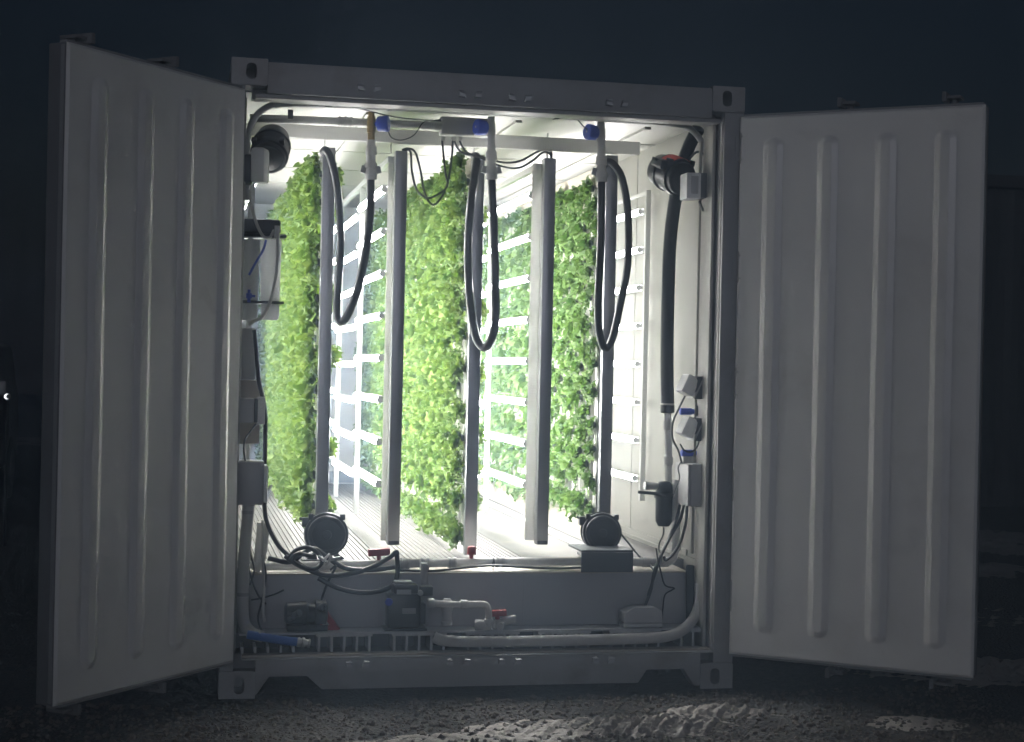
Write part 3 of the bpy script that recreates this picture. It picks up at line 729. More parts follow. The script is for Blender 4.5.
line('thin_cable', 'thin black cable between the near socket and the grey electrical box', 'cable', [(256, 424, .15), (250, 432, .14), (245, 440, .125), (244, 450, .12), (245.5, 461, .13)], .0045, 'black', seg=8)
# conduit from the near box to the floor, blue hose
t = thing('floor_conduit', 'grey conduit from the near electrical box curving down into the blue hose', 'conduit', at(250, 640, .15))
mb = MB(); mb.tube(W3([(249, 505), (246.5, 530), (244, 560), (243, 590), (243, 615), (246, 627), (254, 634, .11), (262, 636.5, .08)], .16), .027, 16); obj('pipe_run', mb, 'pvc', t)
mb = MB()
for py in (512, 594): p = at(248 if py < 550 else 243, py, .16); mb.lathe(p, (0, 0, -1), [(-.008, .029), (.008, .029)], 16)
obj('pipe_ring', mb, 'conduit', t)
t = thing('blue_hose', 'blue hose with a bare metal end fitting lying above the sill', 'hose', at(275, 640, .11))
mb = MB(); mb.tube(W3([(247, 634.5), (262, 637), (280, 640), (298, 642)], .075), .020, 14); obj('hose_run', mb, 'bluehose', t)
a, b = at(297, 642, .075), at(310, 643.5, .075); mb = MB(); mb.lathe(a, b-a, [(0, .021), (.01, .023), (.02, .019), (.024, .025), (.034, .025), (.036, .018), (.05, .018), (.052, .022), (.06, .02)], 14); obj('end_fitting', mb, 'chrome', t)
# black corrugated feed and other cables on the near side
line('thick_cable', 'thick black cable from the near socket down past the electrical box to the coils', 'cable', [(254, 330, .28), (257, 360, .28), (259, 382, .27), (265, 410, .26), (265, 450, .26), (264.5, 505, .26), (268, 525, .25), (278, 545, .24), (292, 558, .23), (306, 568, .22), (318, 572, .2)], .0105, 'black')
line('white_tube', 'thin pale tube hanging from the white elbow to the door floor', 'tube', [(262.5, 520, .2), (263, 560, .2), (264, 590, .2), (263, 610, .19), (265, 622, .18)], .007, 'white', seg=8)
# manifold: white pipe along the step
PY = .305
t = thing('pipe_manifold', 'white pipe with red valve handles running along the front of the step', 'pipe', at(470, 562, PY))
mb = MB(); mb.tube(W3([(254, 566), (300, 566), (400, 563.5), (500, 562), (600, 561.5), (660, 562)], PY), .0215, 16, straight=True); obj('pipe_run', mb, 'pvc', t)
mb = MB(); mb.tube(W3([(660, 562), (668, 562), (673, 558), (675, 551), (675.5, 540), (676.5, 500), (677, 480)], PY+.02), .020, 16, 4); obj('riser', mb, 'pvc', t)
mb = MB()
for px, py in ((646, 562), (664, 562)): mb.lathe(at(px, py, PY), (1, 0, 0), [(-.02, .0255), (.02, .0255)], 16)
mb.lathe(at(676, 546, PY+.02), (0, 0, 1), [(-.02, .0255), (.02, .0255)], 16)
obj('elbow_collar', mb, 'pvc', t)
mb = MB(); mb.tube(W3([(254, 570), (256, 566), (260, 556), (262, 540), (263, 528), (263, 522)], PY-.03), [.028]*20+[.030]*24, 16); obj('end_stub', mb, 'pvc', t)
for px, py in ((405, 563.5), (424, 563), (452, 562.8), (500, 562)):
    mb = MB(); mb.lathe(at(px, py, PY), (1, 0, 0), [(-.022, .0235), (-.02, .028), (-.008, .028), (-.006, .024), (.006, .024), (.008, .028), (.02, .028), (.022, .0235)], 16); obj('collar', mb, 'pvc', t)
mb = MB(); mb.tube(W3([(424, 563), (424, 575), (424.5, 590)], PY-.07), .017, 14, straight=True); mb.lathe(at(424, 567, PY-.035), (0, 1, 0), [(-.05, .018), (.04, .018)], 12); obj('tee_drop', mb, 'conduit', t)
for px, py, w in ((379, 553, .052), (471.5, 552, .016)):
    p = at(px, py, PY); mb = MB()
    if w > .03: mb.obox(p+V((0, 0, .004)), ((1, 0, .05), (0, 1, 0), (-.05, 0, 1)), (w, .018, .017)); mb.lathe(p+V((0, 0, -.05)), (0, 0, 1), [(0, .012), (.05, .010)], 10)
    else: mb.lathe(p+V((0, 0, -.035)), (0, 0, 1), [(0, .010), (.022, .012), (.024, .022), (.06, .020), (.064, .012)], 12)
    obj('valve_handle', mb, 'red', t, bevel=.010)
# black tie and cable along the pipe
line('thin_cable', 'thin black cable running below the white pipe across the step', 'cable', [(395, 570, .27), (430, 571, .262), (462, 568, .26), (493, 565.5, .262), (530, 567.5, .262), (560, 568.5, .262), (582, 567.5, .262)], .006, 'black', seg=8)
mb = MB(); mb.lathe(at(493, 562, PY), (1, 0, 0), [(-.004, .0245), (.004, .0245)], 12); mb.tube([at(493, 562, PY-.025), at(493, 570.5, PY-.03)], .0035, 6, straight=True)
obj('cable_tie', mb, 'black', None, 'black cable tie strapped round the white pipe', 'cable tie')

# coils of black cable by the fan
GC = 'black cables coiled on the step'
line('coiled_cable', 'thick black cable sweeping from the coils up to a pale end by the red handle', 'cable', [(285, 556, .22), (300, 566, .2), (325, 575, .19), (350, 574, .19), (372, 567, .2), (390, 557, .21), (396, 552, .22), (397, 556, .22), (397.5, 572, .21), (394, 584, .2), (380, 591, .19), (360, 592.5, .18), (338, 588, .18), (318, 578, .19)], .0115, 'black', group=GC)
line('coiled_cable', 'black cable arching low behind the small fan feet', 'cable', [(268, 558, .24), (290, 562, .23), (305, 552, .22), (315, 549, .22), (327, 557, .21), (345, 568, .2), (370, 570, .2), (395, 567, .21)], .0115, 'black', group=GC)
line('coiled_cable', 'grey black cable curling in a tight loop beside the small fan', 'cable', [(288, 560, .21), (296, 550, .21), (308, 547.5, .21), (318, 553, .2), (322, 562, .2), (314, 569, .19), (300, 566, .19), (292, 560, .18), (298, 554, .18), (312, 556, .18)], .010, 'black', group=GC)
line('coiled_cable', 'black lead dropping from the coils to the dark pump on the door floor', 'cable', [(330, 570, .19), (336, 566, .19), (330, 578, .19), (324, 592, .19), (320, 606, .18)], .006, 'black', group=GC, seg=8)
mb = MB()
for a_, b_ in (((322, 561), (330, 554)), ((328, 563), (318, 556)), ((330, 560), (341, 557)), ((326, 566), (332, 556))):
    mb.tube(W3([a_, b_], .185), .007, 8, straight=True)
obj('hose_clamp', mb, 'chrome', None, 'bare metal clamp fittings lying in the coiled cables', 'clamp')
# tangled dark wires at the near wall
for k, pp in enumerate((((247, 560), (252, 580), (258, 595), (266, 604)), ((262, 555), (266, 575), (262, 600), (258, 618), (262, 632)), ((251, 600), (262, 598), (275, 594), (284, 590)), ((250, 585), (254, 570), (251, 555), (249, 540)))):
    line('loose_wire', ['loose dark wire sagging beside the floor conduit', 'loose dark wire dropping to the grating beside the floor conduit', 'loose dark wire crossing level over the step panel', 'loose dark wire rising along the near jamb'][k], 'wire', [(*q, .2) for q in pp], .0045, 'black', group='loose wires by the near jamb', seg=6)

# ------------------------------------------------------------------ pump on the door floor
Yp = .12
a, b = at(386, 588, Yp), at(427, 628, Yp)
t = thing('water_pump', 'black boxy water pump with pale labels and white outlet pipe', 'pump', (a.x, Yp, TZ))
mb = MB(); mb.box(a.x+.01, b.x-.03, Yp, .225, TZ+.012, a.z-.03); obj('pump_body', mb, 'black', t, bevel=.014)
mb = MB(); mb.box(a.x+.035, b.x-.045, Yp-.004, .20, a.z-.0295, a.z+.016); obj('top_housing', mb, 'black', t, bevel=.010)
mb = MB(); mb.box(a.x-.005, b.x, Yp-.01, .228, TZ+.001, TZ+.0115); obj('base_plate', mb, 'black', t, bevel=.003)
c = at(404, 584.5, Yp); mb = MB(); mb.box(c.x-.042, c.x+.042, Yp+.01, .19, a.z+.0165, a.z+.030); obj('top_cap', mb, 'pale', t, bevel=.006)
c = at(404, 592, Yp-.005); mb = MB(); mb.box(c.x-.034, c.x+.034, Yp-.007, Yp-.0045, c.z-.011, c.z+.011); obj('sticker', mb, 'pale', t)
c = at(409, 611, Yp-.001); mb = MB(); mb.box(c.x-.032, c.x+.032, Yp-.003, Yp-.0005, c.z-.013, c.z+.013); obj('sticker', mb, 'silverplate', t)
c = at(420.5, 593, Yp); mb = MB(); mb.lathe(c, (0, -1, 0), [(-.02, .013), (.008, .013), (.011, .009)], 14); obj('dial', mb, 'pale', t)
c = at(389, 602, Yp); mb = MB(); mb.lathe(c, (-.3, -1, 0), [(-.02, .018), (.006, .018), (.008, .012)], 14); obj('fill_cap', mb, 'blue', t)
c = at(427, 591, Yp+.03); mb = MB(); mb.box(c.x-.03, c.x+.028, Yp+.02, .21, c.z-.022, c.z+.022); obj('pressure_switch', mb, 'fan', t, bevel=.005)
mb = MB(); mb.box(b.x-.0295, b.x-.004, Yp+.02, .2, TZ+.03, a.z-.08); obj('pump_head', mb, 'fan', t, bevel=.003)
# outlet pipework
t = thing('outlet_pipe', 'white elbowed pipework with a red valve handle beside the water pump', 'pipe', at(480, 630, .13))
mb = MB(); mb.tube(W3([(429, 603), (445, 604), (463, 604.5), (480, 604), (486, 605.5), (488.5, 611), (488.8, 620), (488.5, 628)], .10), .016, 14, 6); obj('pipe_run', mb, 'pvc', t)
mb = MB()
for px, py, d in ((431, 603, (1, 0, 0)), (464, 604.3, (1, 0, 0)), (488.7, 622, (0, 0, 1))): mb.lathe(at(px, py, .10), d, [(-.018, .019), (-.014, .022), (.012, .022), (.016, .019)], 14)
obj('collar', mb, 'pvc', t)
mb = MB(); mb.lathe(at(447, 609, .14), (0, 0, -1), [(-.05, .016), (-.03, .03), (.0, .03), (.02, .024), (.055, .024), (.06, .028), (.075, .026)], 16); obj('pump_outlet', mb, 'grey', t)
mb = MB(); mb.lathe(at(481, 625, .11), (.9, -.2, 0), [(-.03, .020), (-.028, .026), (.0, .027), (.02, .022), (.05, .022)], 16); obj('floor_elbow', mb, 'white', t)
mb = MB(); mb.tube(W3([(492, 626), (500, 623), (510, 619.5), (515.5, 619)], .14), .020, 14, 4); mb.lathe(at(499, 625, .12), (0, -1, -.1), [(-.02, .022), (.02, .022), (.03, .019)], 16); obj('valve_body', mb, 'white', t)
p = at(497.5, 613, .13); mb = MB(); mb.obox(p, ((1, 0, .05), (0, 1, 0), (-.05, 0, 1)), (.042, .02, .014)); mb.lathe(p+V((0, 0, -.03)), (0, 0, 1), [(0, .012), (.03, .012)], 10); obj('valve_handle', mb, 'red', t, bevel=.005)
# small dark pump with a red warning triangle
t = thing('small_pump', 'small dark pump with two pipe stubs sitting in shadow on the door floor', 'pump', at(308, 628, .18))
c = at(308, 613, .19); mb = MB(); mb.lathe(c+V((-.11, 0, 0)), (1, 0, 0), [(0, .035), (.01, .05), (.10, .055), (.11, .045), (.14, .045), (.145, .062), (.19, .062), (.20, .04)], 20); obj('pump_body', mb, 'fan', t)
mb = MB(); mb.box(c.x-.10, c.x+.09, .14, .23, TZ+.001, c.z-.05); obj('base_plate', mb, 'fan', t, bevel=.004)
mb = MB(); mb.lathe(c+V((.055, -.03, .03)), (.2, -1, .1), [(0, .02), (.05, .02), (.051, .012), (.02, .011)], 14); obj('inlet_stub', mb, 'dgrey', t)
mb = MB(); mb.lathe(at(294, 615, .14), (.5, -.6, .3), [(0, .014), (.03, .014), (.032, .018), (.04, .017)], 12); mb.lathe(at(289, 619, .14), (.5, -.6, .3), [(0, .012), (.03, .012)], 12); obj('brass_stub', mb, 'dgrey', t)
c = at(329, 620, .15)
t = thing('warning_triangle', 'small red triangular stand with a pale face beside the small dark pump', 'stand', (c.x, .15, TZ))
q = [V((c.x-.048, .145, TZ+.002)), V((c.x+.05, .165, TZ+.002)), V((c.x-.022, .16, c.z+.052))]
mb = MB(); mb.prism(q, (.01, .03, 0)); obj('red_body', mb, 'red', t, bevel=.003)
ce = (q[0]+q[2]*1.2+q[1]*.5)/2.7; mb = MB(); mb.prism([ce+(p_-ce)*.34+V((-.003, -.005, -.004)) for p_ in q], (.001, .003, 0)); obj('pale_face', mb, 'pale', t)
# plastic case
a, b = at(624.5, 607, .12), at(663, 626, .12)
t = thing('plastic_case', 'pale grey bevel topped plastic case lying on the door floor', 'case', (a.x, .12, TZ))
t['label'] = 'pale grey plastic case with sloping lid lying on the door floor'
w0, w1 = a.x, b.x; h0, h1 = TZ+.001, a.z
mb = MB(); n_ = [(w0, .12, h0), (w1, .12, h0), (w1, .12, h0+.022), (w0, .12, h0+.022)]; mb.prism(n_, (0, .11, 0)); obj('case_body', mb, 'grey', t, bevel=.006)
mb = MB(); mb.prism([(w0+.002, .119, h0+.024), (w1-.002, .119, h0+.024), (w1-.005, .119, h1-.025), (w1-.04, .119, h1-.004), (w0+.05, .119, h1-.004), (w0+.005, .119, h1-.03)], (0, .112, 0)); obj('case_lid', mb, 'grey', t, bevel=.003)
line('thin_cable', 'thin black wire kinking down the step panel to the plastic case', 'wire', [(656, 548, .24), (658, 560, .23), (661, 572, .225), (665, 585, .225), (674, 588, .225), (672, 590, .225), (665, 595, .225), (663, 608, .22), (662, 622, .21)], .004, 'black', seg=6)
# big grey conduit on the far jamb curving along the sill
t = thing('sill_conduit', 'thick grey conduit curving from the far jamb along the door sill', 'conduit', at(580, 640, .13))
mb = MB(); mb.tube(W3([(704.5, 507, .19), (704, 540, .19), (702, 575, .18), (700, 600, .165), (695, 616, .15), (684, 629, .105), (668, 636, .08), (640, 638.5, .065), (560, 640.5, .065), (500, 641.5, .065), (460, 641.5, .065), (442, 640, .07), (434, 637, .08)], None) if False else [at(*q) for q in ((704.5, 507, .19), (704, 540, .19), (702, 575, .18), (700, 600, .165), (695, 616, .15), (684, 629, .105), (668, 636, .08), (640, 638.5, .065), (560, 640.5, .065), (500, 641.5, .065), (460, 641.5, .065), (442, 640, .07), (434, 637, .08))], .0265, 16, 6); obj('pipe_run', mb, 'pvc', t)
for px, py, Y, d in ((704.4, 512, .19, (0, 0, 1)), (701, 588, .17, (0, 0, 1))):
    mb = MB(); mb.lathe(at(px, py, Y), d, [(-.02, .030), (.02, .030)], 16); obj('collar', mb, 'pvc', t)

# ------------------------------------------------------------------ far jamb equipment
t = thing('flexible_duct', 'thick black foam covered duct running down the bare lining', 'duct', at(668, 410, .42))
mb = MB(); mb.tube([at(*q) for q in ((699, 128, .30), (692, 140, .34), (684, 160, .38), (678, 185, .41), (673, 215, .42), (669.5, 250, .42), (668, 300, .42), (667, 350, .42), (667.5, 405, .42))], .0335, 18); obj('foam_sleeve', mb, 'foam', t)
p = at(667.5, 404, .42); mb = MB(); mb.lathe(p, (0, 0, -1), [(-.004, .0345), (.004, .0345)], 18); obj('white_tie', mb, 'white', t)
mb = MB(); mb.lathe(p+V((0, 0, -.006)), (0, 0, -1), [(0, .036), (.035, .036), (.04, .030)], 18); obj('end_sleeve', mb, 'black', t)
t = thing('drain_pipe', 'white pipe with two collars below the black foam duct', 'pipe', at(668, 490, .42))
mb = MB(); mb.tube([at(667.5, 411, .42), at(668.5, 455, .42), at(668.5, 492, .42)], .019, 14, straight=True); obj('pipe_run', mb, 'pvc', t)
mb = MB()
for py in (426, 461): mb.lathe(at(668.2, py, .42), (0, 0, 1), [(-.022, .021), (-.02, .0245), (.02, .0245), (.022, .021)], 14)
obj('collar', mb, 'pvc', t)
# canister strainer
c = at(664.5, 490, .36)
t = thing('strainer', 'black canister strainer with white pipe ends beside the electrical box', 'strainer', c+V((0, 0, -.17)))
a, b = at(664.5, 481, .36), at(663.5, 526, .36); L = (b-a).length
mb = MB(); mb.lathe(a, b-a, [(0, .012), (.004, .028), (.02, .038), (.04, .043), (.06, .043), (.061, .056), (.072, .056), (.073, .050), (.085, .050), (.086, .044), (L*.9, .041), (L, .028)], 24); obj('canister', mb, 'foam', t)
mb = MB(); mb.lathe(at(661, 486.5, .36), (-1, -.1, .05), [(.02, .018), (.07, .018), (.072, .022), (.09, .021)], 14); mb.lathe(at(668, 488, .36), (1, -.1, -.02), [(.02, .02), (.075, .02), (.077, .024), (.095, .022)], 14); obj('pipe_end', mb, 'white', t)
mb = MB(); mb.tube([at(666, 497, .31), at(655, 493.5, .30), at(638, 492, .30)], .008, 8, straight=True); obj('lever', mb, 'fan', t)
line('thin_cable', 'thin dark wire trailing below the black canister strainer', 'wire', [(663.5, 527, .36), (663, 535, .36), (659.5, 543, .35), (659, 550, .34), (662, 556, .3), (660, 566, .25)], .0035, 'black', seg=6)
# electrical box on the far jamb
a, b = at(691.5, 464, .14), at(712.5, 507, .14)
t = thing('electrical_box', 'large grey electrical box with black cables below it on the far jamb', 'electrical box', (a.x, .14, b.z))
mb = MB(); mb.box(a.x, b.x, .14, .36, b.z, a.z); obj('box_body', mb, 'grey', t, bevel=.006)
mb = MB(); mb.box(a.x-.014, a.x-.0005, .145, .355, b.z+.004, a.z-.004); obj('cover_plate', mb, 'grey', t, bevel=.004)
mb = MB(); mb.lathe(at(704.5, 507.5, .19), (0, 0, -1), [(0, .034), (.02, .034), (.022, .029), (.035, .029)], 16); obj('conduit_nut', mb, 'conduit', t)
for dx, pts in ((0, [(680, 505, .3), (676, 520, .28), (668, 540, .26), (659, 560, .24), (654, 572, .22), (651, 590, .21), (645, 606, .2)]), (1, [(684, 505, .3), (680, 520, .28), (671, 536, .26), (661, 556, .24), (655, 574, .215), (648, 596, .21)]), (2, [(687, 506, .28), (686, 522, .28), (681, 540, .29), (674, 553, .27), (666, 560, .24), (664, 556, .24)])):
    line('power_cable', ['black cable from the far electrical box reaching the plastic case', 'black cable from the far electrical box ending behind the case', 'short black cable hooking under the far electrical box'][dx], 'cable', pts, .0075, 'black', group='black cables below the far electrical box', seg=8)
line('power_cable', 'thin black cable running down from the plinth fan behind the pipe', 'cable', [(621, 534, .5), (630, 545, .45), (640, 557, .4), (648, 563, .3), (655, 572, .23)], .005, 'black', seg=8)
# two weatherproof sockets
def wsocket(py, lab, dz, plug):
    a, b = at(703, py-12, .15), at(712.5, py+12, .15)
    t = thing('power_socket', lab, 'socket', (a.x, .15, b.z), 'weatherproof power sockets')
    mb = MB(); mb.box(a.x+.004, b.x+.012, .15, .27, b.z, a.z); obj('back_box', mb, 'grey', t, bevel=.005)
    mb = MB(); mb.box(a.x-.030, a.x+.0035, .155, .265, b.z+.002, a.z-.002); obj('socket_face', mb, 'dgrey', t, bevel=.004)
    c = at(687.5, py-3, .21); k = math.radians(28)
    ax = (V((math.cos(k), 0, math.sin(k)*-.0+.25)).normalized(), V((0, 1, 0)), V((-.42, 0, 1)).normalized())
    ax = (V((.90, 0, -.42)), V((0, 1, 0)), V((.42, 0, .90)))
    mb = MB(); mb.obox(c, ax, (.034, .055, .048)); obj('flip_cover', mb, 'clear', t, bevel=.012)
    mb = MB(); mb.obox(c+V((.040, 0, -.018)), ax, (.004, .058, .054)); obj('cover_rim', mb, 'grey', t, bevel=.003)
    mb = MB(); mb.obox(at(698, py+6, .20), ((1, 0, 0), (0, 1, 0), (0, 0, 1)), (.022, .03, .022)); obj('plug', mb, 'black', t, bevel=.006)
    return t
wsocket(388, 'weatherproof socket with its pale cover flipped open, upper of the pair', 0, 0)
wsocket(430, 'weatherproof socket between two blue hose fittings, lower of the pair', 0, 0)
for px, py, lab in ((687.5, 411.5, 'blue fitting between the two flipped open sockets'), (688.5, 453, 'blue fitting with white ribs directly above the far electrical box')):
    c = at(px, py, .25); t = thing('pipe_fitting', lab, 'fitting', c, 'blue pipe fittings')
    mb = MB(); mb.lathe(c+V((-.04, 0, 0)), (1, 0, 0), [(0, .012), (.004, .017), (.06, .017), (.062, .013), (.08, .013)], 12); obj('blue_nut', mb, 'blue', t)
    if py > 430:
        mb = MB(); mb.box(c.x-.035, c.x+.038, .235, .27, c.z-.05, c.z-.0175)
        for i in range(4): mb.box(c.x-.034+.02*i, c.x-.024+.02*i, .228, .2345, c.z-.05, c.z-.018)
        obj('white_ribs', mb, 'white', t, bevel=.002)
    else:
        mb = MB(); mb.box(c.x+.041, c.x+.06, .235, .265, c.z-.02, c.z+.03); obj('dark_plug', mb, 'dgrey', t, bevel=.003)
line('thin_cable', 'thin black cable bowing between the two flipped open sockets', 'cable', [(685, 396, .17), (679, 408, .17), (673, 422, .17), (672.5, 438, .17), (678, 450, .18), (681, 460, .18), (682, 463, .2)], .005, 'black', seg=8)
line('thin_cable', 'short black cable loop hanging under the lower socket', 'cable', [(680, 444, .18), (684, 450, .18), (691, 452, .18), (697, 447, .18), (699, 441, .19)], .004, 'black', seg=8)
line('thin_wire', 'thin pale grey wire falling from the sockets beside the big box', 'wire', [(681, 462, .16), (678, 468, .15), (679.5, 478, .14), (676, 488, .15), (673, 496, .2)], .003, 'dgrey', seg=6)
# vertical cable trunking on the far jamb and pipe clip
p0, p1 = at(714, 160, .18), at(712, 640, .18)
mb = MB(); mb.box(2.298, 2.3105, .235, .26, .62, 2.66); obj('cable_trunking', mb, 'lining', None, 'narrow white trunking running up the far door jamb', 'trunking', bevel=.003)
# black foam pipe stump at the end of the step
t = thing('foam_pipe', 'stubby black foam pipe standing at the end of the step panel', 'pipe', at(690, 625, .2))
mb = MB(); mb.tube([at(690, 566, .215), at(690, 600, .215), at(690, 626, .215)], .021, 14, straight=True); mb.lathe(at(690, 566, .215), (0, 0, 1), [(0, .022), (.004, .016), (-.01, .012)], 14); obj('foam_sleeve', mb, 'foam', t)

# ================================================================== OUTSIDE
def ground_mat():
    m = bpy.data.materials.new('gravel_ground'); m.use_nodes = True; N = m.node_tree.nodes; L = m.node_tree.links; b = N['Principled BSDF']
    g = N.new('ShaderNodeNewGeometry'); n = N.new('ShaderNodeTexNoise'); n.inputs['Scale'].default_value = 28; n.inputs['Detail'].default_value = 8
    v = N.new('ShaderNodeTexVoronoi'); v.inputs['Scale'].default_value = 55
    big = N.new('ShaderNodeTexNoise'); big.inputs['Scale'].default_value = .55; big.inputs['Detail'].default_value = 7; big.inputs['Roughness'].default_value = .62
    for q in (n, v, big): L.new(g.outputs['Position'], q.inputs['Vector'])
    r1 = N.new('ShaderNodeValToRGB'); e = r1.color_ramp.elements; e[0].color = (.016, .014, .012, 1); e[1].color = (.095, .08, .069, 1); e[0].position = .25; e[1].position = .8
    L.new(n.outputs['Fac'], r1.inputs['Fac'])
    r2 = N.new('ShaderNodeValToRGB'); e = r2.color_ramp.elements; e[0].position = .60; e[1].position = .70
    L.new(big.outputs['Fac'], r2.inputs['Fac'])
    mx = N.new('ShaderNodeMix'); mx.data_type = 'RGBA'; mx.inputs['B'].default_value = (.13, .128, .125, 1)
    L.new(r2.outputs['Color'], mx.inputs['Factor']); L.new(r1.outputs['Color'], mx.inputs['A']); L.new(mx.outputs['Result'], b.inputs['Base Color'])
    b.inputs['Roughness'].default_value = .85
    bp = N.new('ShaderNodeBump'); bp.inputs['Strength'].default_value = .8; bp.inputs['Distance'].default_value = .02
    L.new(v.outputs['Distance'], bp.inputs['Height']); L.new(bp.outputs['Normal'], b.inputs['Normal'])
    return m
M['ground'] = ground_mat()
M['snow'] = mat('trodden_snow', (.36, .335, .31), .7, var=.25, scale=26, dirt=.8, dcol=(.25, .22, .19), bump=.3, bscale=30)
M['stone'] = mat('gravel_stone', (.15, .128, .11), .8, var=.5, scale=9, bump=.2)
mb = MB(); gx = np.unique(np.concatenate([np.linspace(-60, -6, 10), np.linspace(-6, 9, 121), np.linspace(9, 60, 10)])); gy = np.unique(np.concatenate([np.linspace(-30, -3, 8), np.linspace(-3, 1.2, 60), np.linspace(1.2, 60, 14)]))
def gz(x, y):
    z = -.012+.014*math.sin(2.1*x+.7)*math.sin(3.3*y)+.010*math.sin(7.3*x+2*y)*math.cos(5.1*y+x)
    if y > -.25 and -.2 < x < W+.2: z = min(z, -.004)-.006
    return z if abs(x) < 9 else -.01
n = len(gx); mb.add([(x, y, gz(x, y)) for y in gy for x in gx], [(j*n+i, j*n+i+1, (j+1)*n+i+1, (j+1)*n+i) for j in range(len(gy)-1) for i in range(n-1)])
obj('ground', mb, 'ground', None, kind='structure')
# loose gravel near the doorway
def ico():
    bm = bmesh.new(); bmesh.ops.create_icosphere(bm, subdivisions=1, radius=1); v = np.array([q.co[:] for q in bm.verts]); f = [tuple(x.index for x in q.verts) for q in bm.faces]; bm.free(); return v, f
iv, iff = ico(); mb = MB()
for k in range(5200):
    x = random.uniform(-1.2, 3.6); y = -random.uniform(.02, 1.35); r = random.choice((.004, .005, .006, .007, .009, .012))*random.uniform(.7, 1.3)
    sc = rng.uniform(.6, 1.3, 3)*r; q = iv*sc*rng.uniform(.8, 1.2, iv.shape)
    mb.add(q+np.array([x, y, gz(x, y)+r*.25]), iff)
obj('gravel', mb, 'stone', None, 'loose brown gravel lit by the open doorway', 'gravel', None, 'stuff', fixn=False, smooth=False)
# trodden snow: lumpy sheets
def snow(name, lab, cx, cy, rx, ry, h, seed, res=46):
    R = np.random.default_rng(seed); ph = R.uniform(0, 6.28, 12); mb = MB(); vs = []; idx = {}; fs = []
    for j in range(res):
        for i in range(res):
            u, v = i/(res-1)*2-1, j/(res-1)*2-1; x, y = cx+u*rx, cy+v*ry
            nz = .42+.18*math.sin(9*x+ph[0])*math.sin(11*y+ph[1])+.2*math.sin(23*x+ph[2]+6*y)*math.sin(27*y+ph[3]-9*x)+.22*math.sin(49*x+ph[4]+13*y)*math.sin(57*y+ph[5]-21*x)+.16*math.sin(97*x+ph[6]+40*y)*math.sin(113*y+ph[7]-30*x)+R.normal(0, .05)
            fall = max(0, 1-(u*u+v*v)); hh = h*(nz*1.25*fall**.6-.30)
            idx[i, j] = (len(vs), hh); vs.append((x, y, max(hh, -.03)+gz(x, y)+.002))
    for j in range(res-1):
        for i in range(res-1):
            c4 = [idx[i, j], idx[i+1, j], idx[i+1, j+1], idx[i, j+1]]
            if max(q[1] for q in c4) > -.004: fs.append(tuple(q[0] for q in c4))
    mb.add(vs, fs); obj(name, mb, 'snow', None, lab, 'snow', None, 'stuff')
snow('snow', 'trodden snow patch in front of the far end of the sill', 1.78, -.74, .44, .22, .055, 3, 110)
snow('snow', 'low ridge of snow beside the far corner casting', 2.22, -.52, .30, .13, .045, 5, 60)
snow('snow', 'thin broken snow below the middle of the sill', 1.28, -.72, .34, .2, .026, 9, 70)
snow('snow', 'thin snow patch under the dimmer open door', 3.02, -.78, .26, .16, .018, 12, 60)
snow('snow', 'thin snow streak at the foot of the gravel', .75, -.86, .4, .12, .022, 21, 60)
for k in range(7):
    snow('snow', 'snow lying far behind the parked car and container' if k == 0 else f'low snow drift on the dark ground, {ORD[k]} of those beyond the doors', [-4.5, 5.6, 7.2, 4.6, 6.6, 3.8, -6][k], [23, 4.6, 6.2, 2.2, 3.0, .4, 15][k], [5, 1.0, 1.2, .8, .9, .7, 2.5][k], [2.2, .9, 1.2, .6, .8, .5, 2][k], .06, 30+k, 50)

# shed far behind the dimmer door
t = thing('metal_shed', 'dark corrugated metal shed standing in the night behind the dimmer door', 'shed', (12, 10, 0))
mb = MB(); pr = []; x = 9.0; k = 0
while x < 16: pr.append((x, 10-.03*(k % 4 in (1, 2)))); x += .09; k += 1
n = len(pr); mb.add([(x, y, z) for z in (-.05, 3.75) for x, y in pr], [(i, i+1, n+i+1, n+i) for i in range(n-1)])
mb.box(9.0, 9.04, 10.01, 16, -.05, 3.75); mb.box(15.96, 16, 10.01, 16, -.05, 3.75); obj('wall', mb, 'shed', t, smooth=False)
mb = MB(); mb.box(8.85, 16.1, 9.85, 16.1, 3.76, 3.9); obj('roof', mb, 'shed', t)
mb = MB(); mb.box(10.4, 11.3, 9.955, 9.968, 0, 2.05); obj('door', mb, 'dgrey', t)
# parked car behind the brighter door: dark estate, seen only as a glint
t = thing('parked_car', 'dark parked car barely visible behind the brighter open door', 'car', (-2.9, 8.6, 0))
def prof(pts, x0, x1, inset=0): return [(x0, y, z) for y, z in pts], [(x1, y, z) for y, z in pts]
side = [(7.0, .35), (6.95, .75), (7.05, .95), (8.1, 1.08), (8.9, 1.60), (10.6, 1.66), (11.4, 1.10), (11.5, .75), (11.4, .35)]
mb = MB(); mb.prism([(-3.75, y, z) for y, z in side], (1.80, 0, 0)); obj('body', mb, 'car', t, bevel=.07)
mb = MB(); mb.add([(-3.60, 8.16, 1.10), (-2.10, 8.16, 1.10), (-2.20, 8.80, 1.55), (-3.5, 8.80, 1.55)], [(0, 1, 2, 3)])
mb.v = [(x, y-.03, z+.045) for x, y, z in mb.v]; obj('windscreen', mb, 'glass', t)
for xs in (-3.85, -1.87):
    mb = MB(); mb.obox((xs, 8.35, 1.22), ((1, 0, 0), (0, 1, 0), (0, 0, 1)), (.10, .05, .075)); obj('wing_mirror', mb, 'galv', t, bevel=.03)
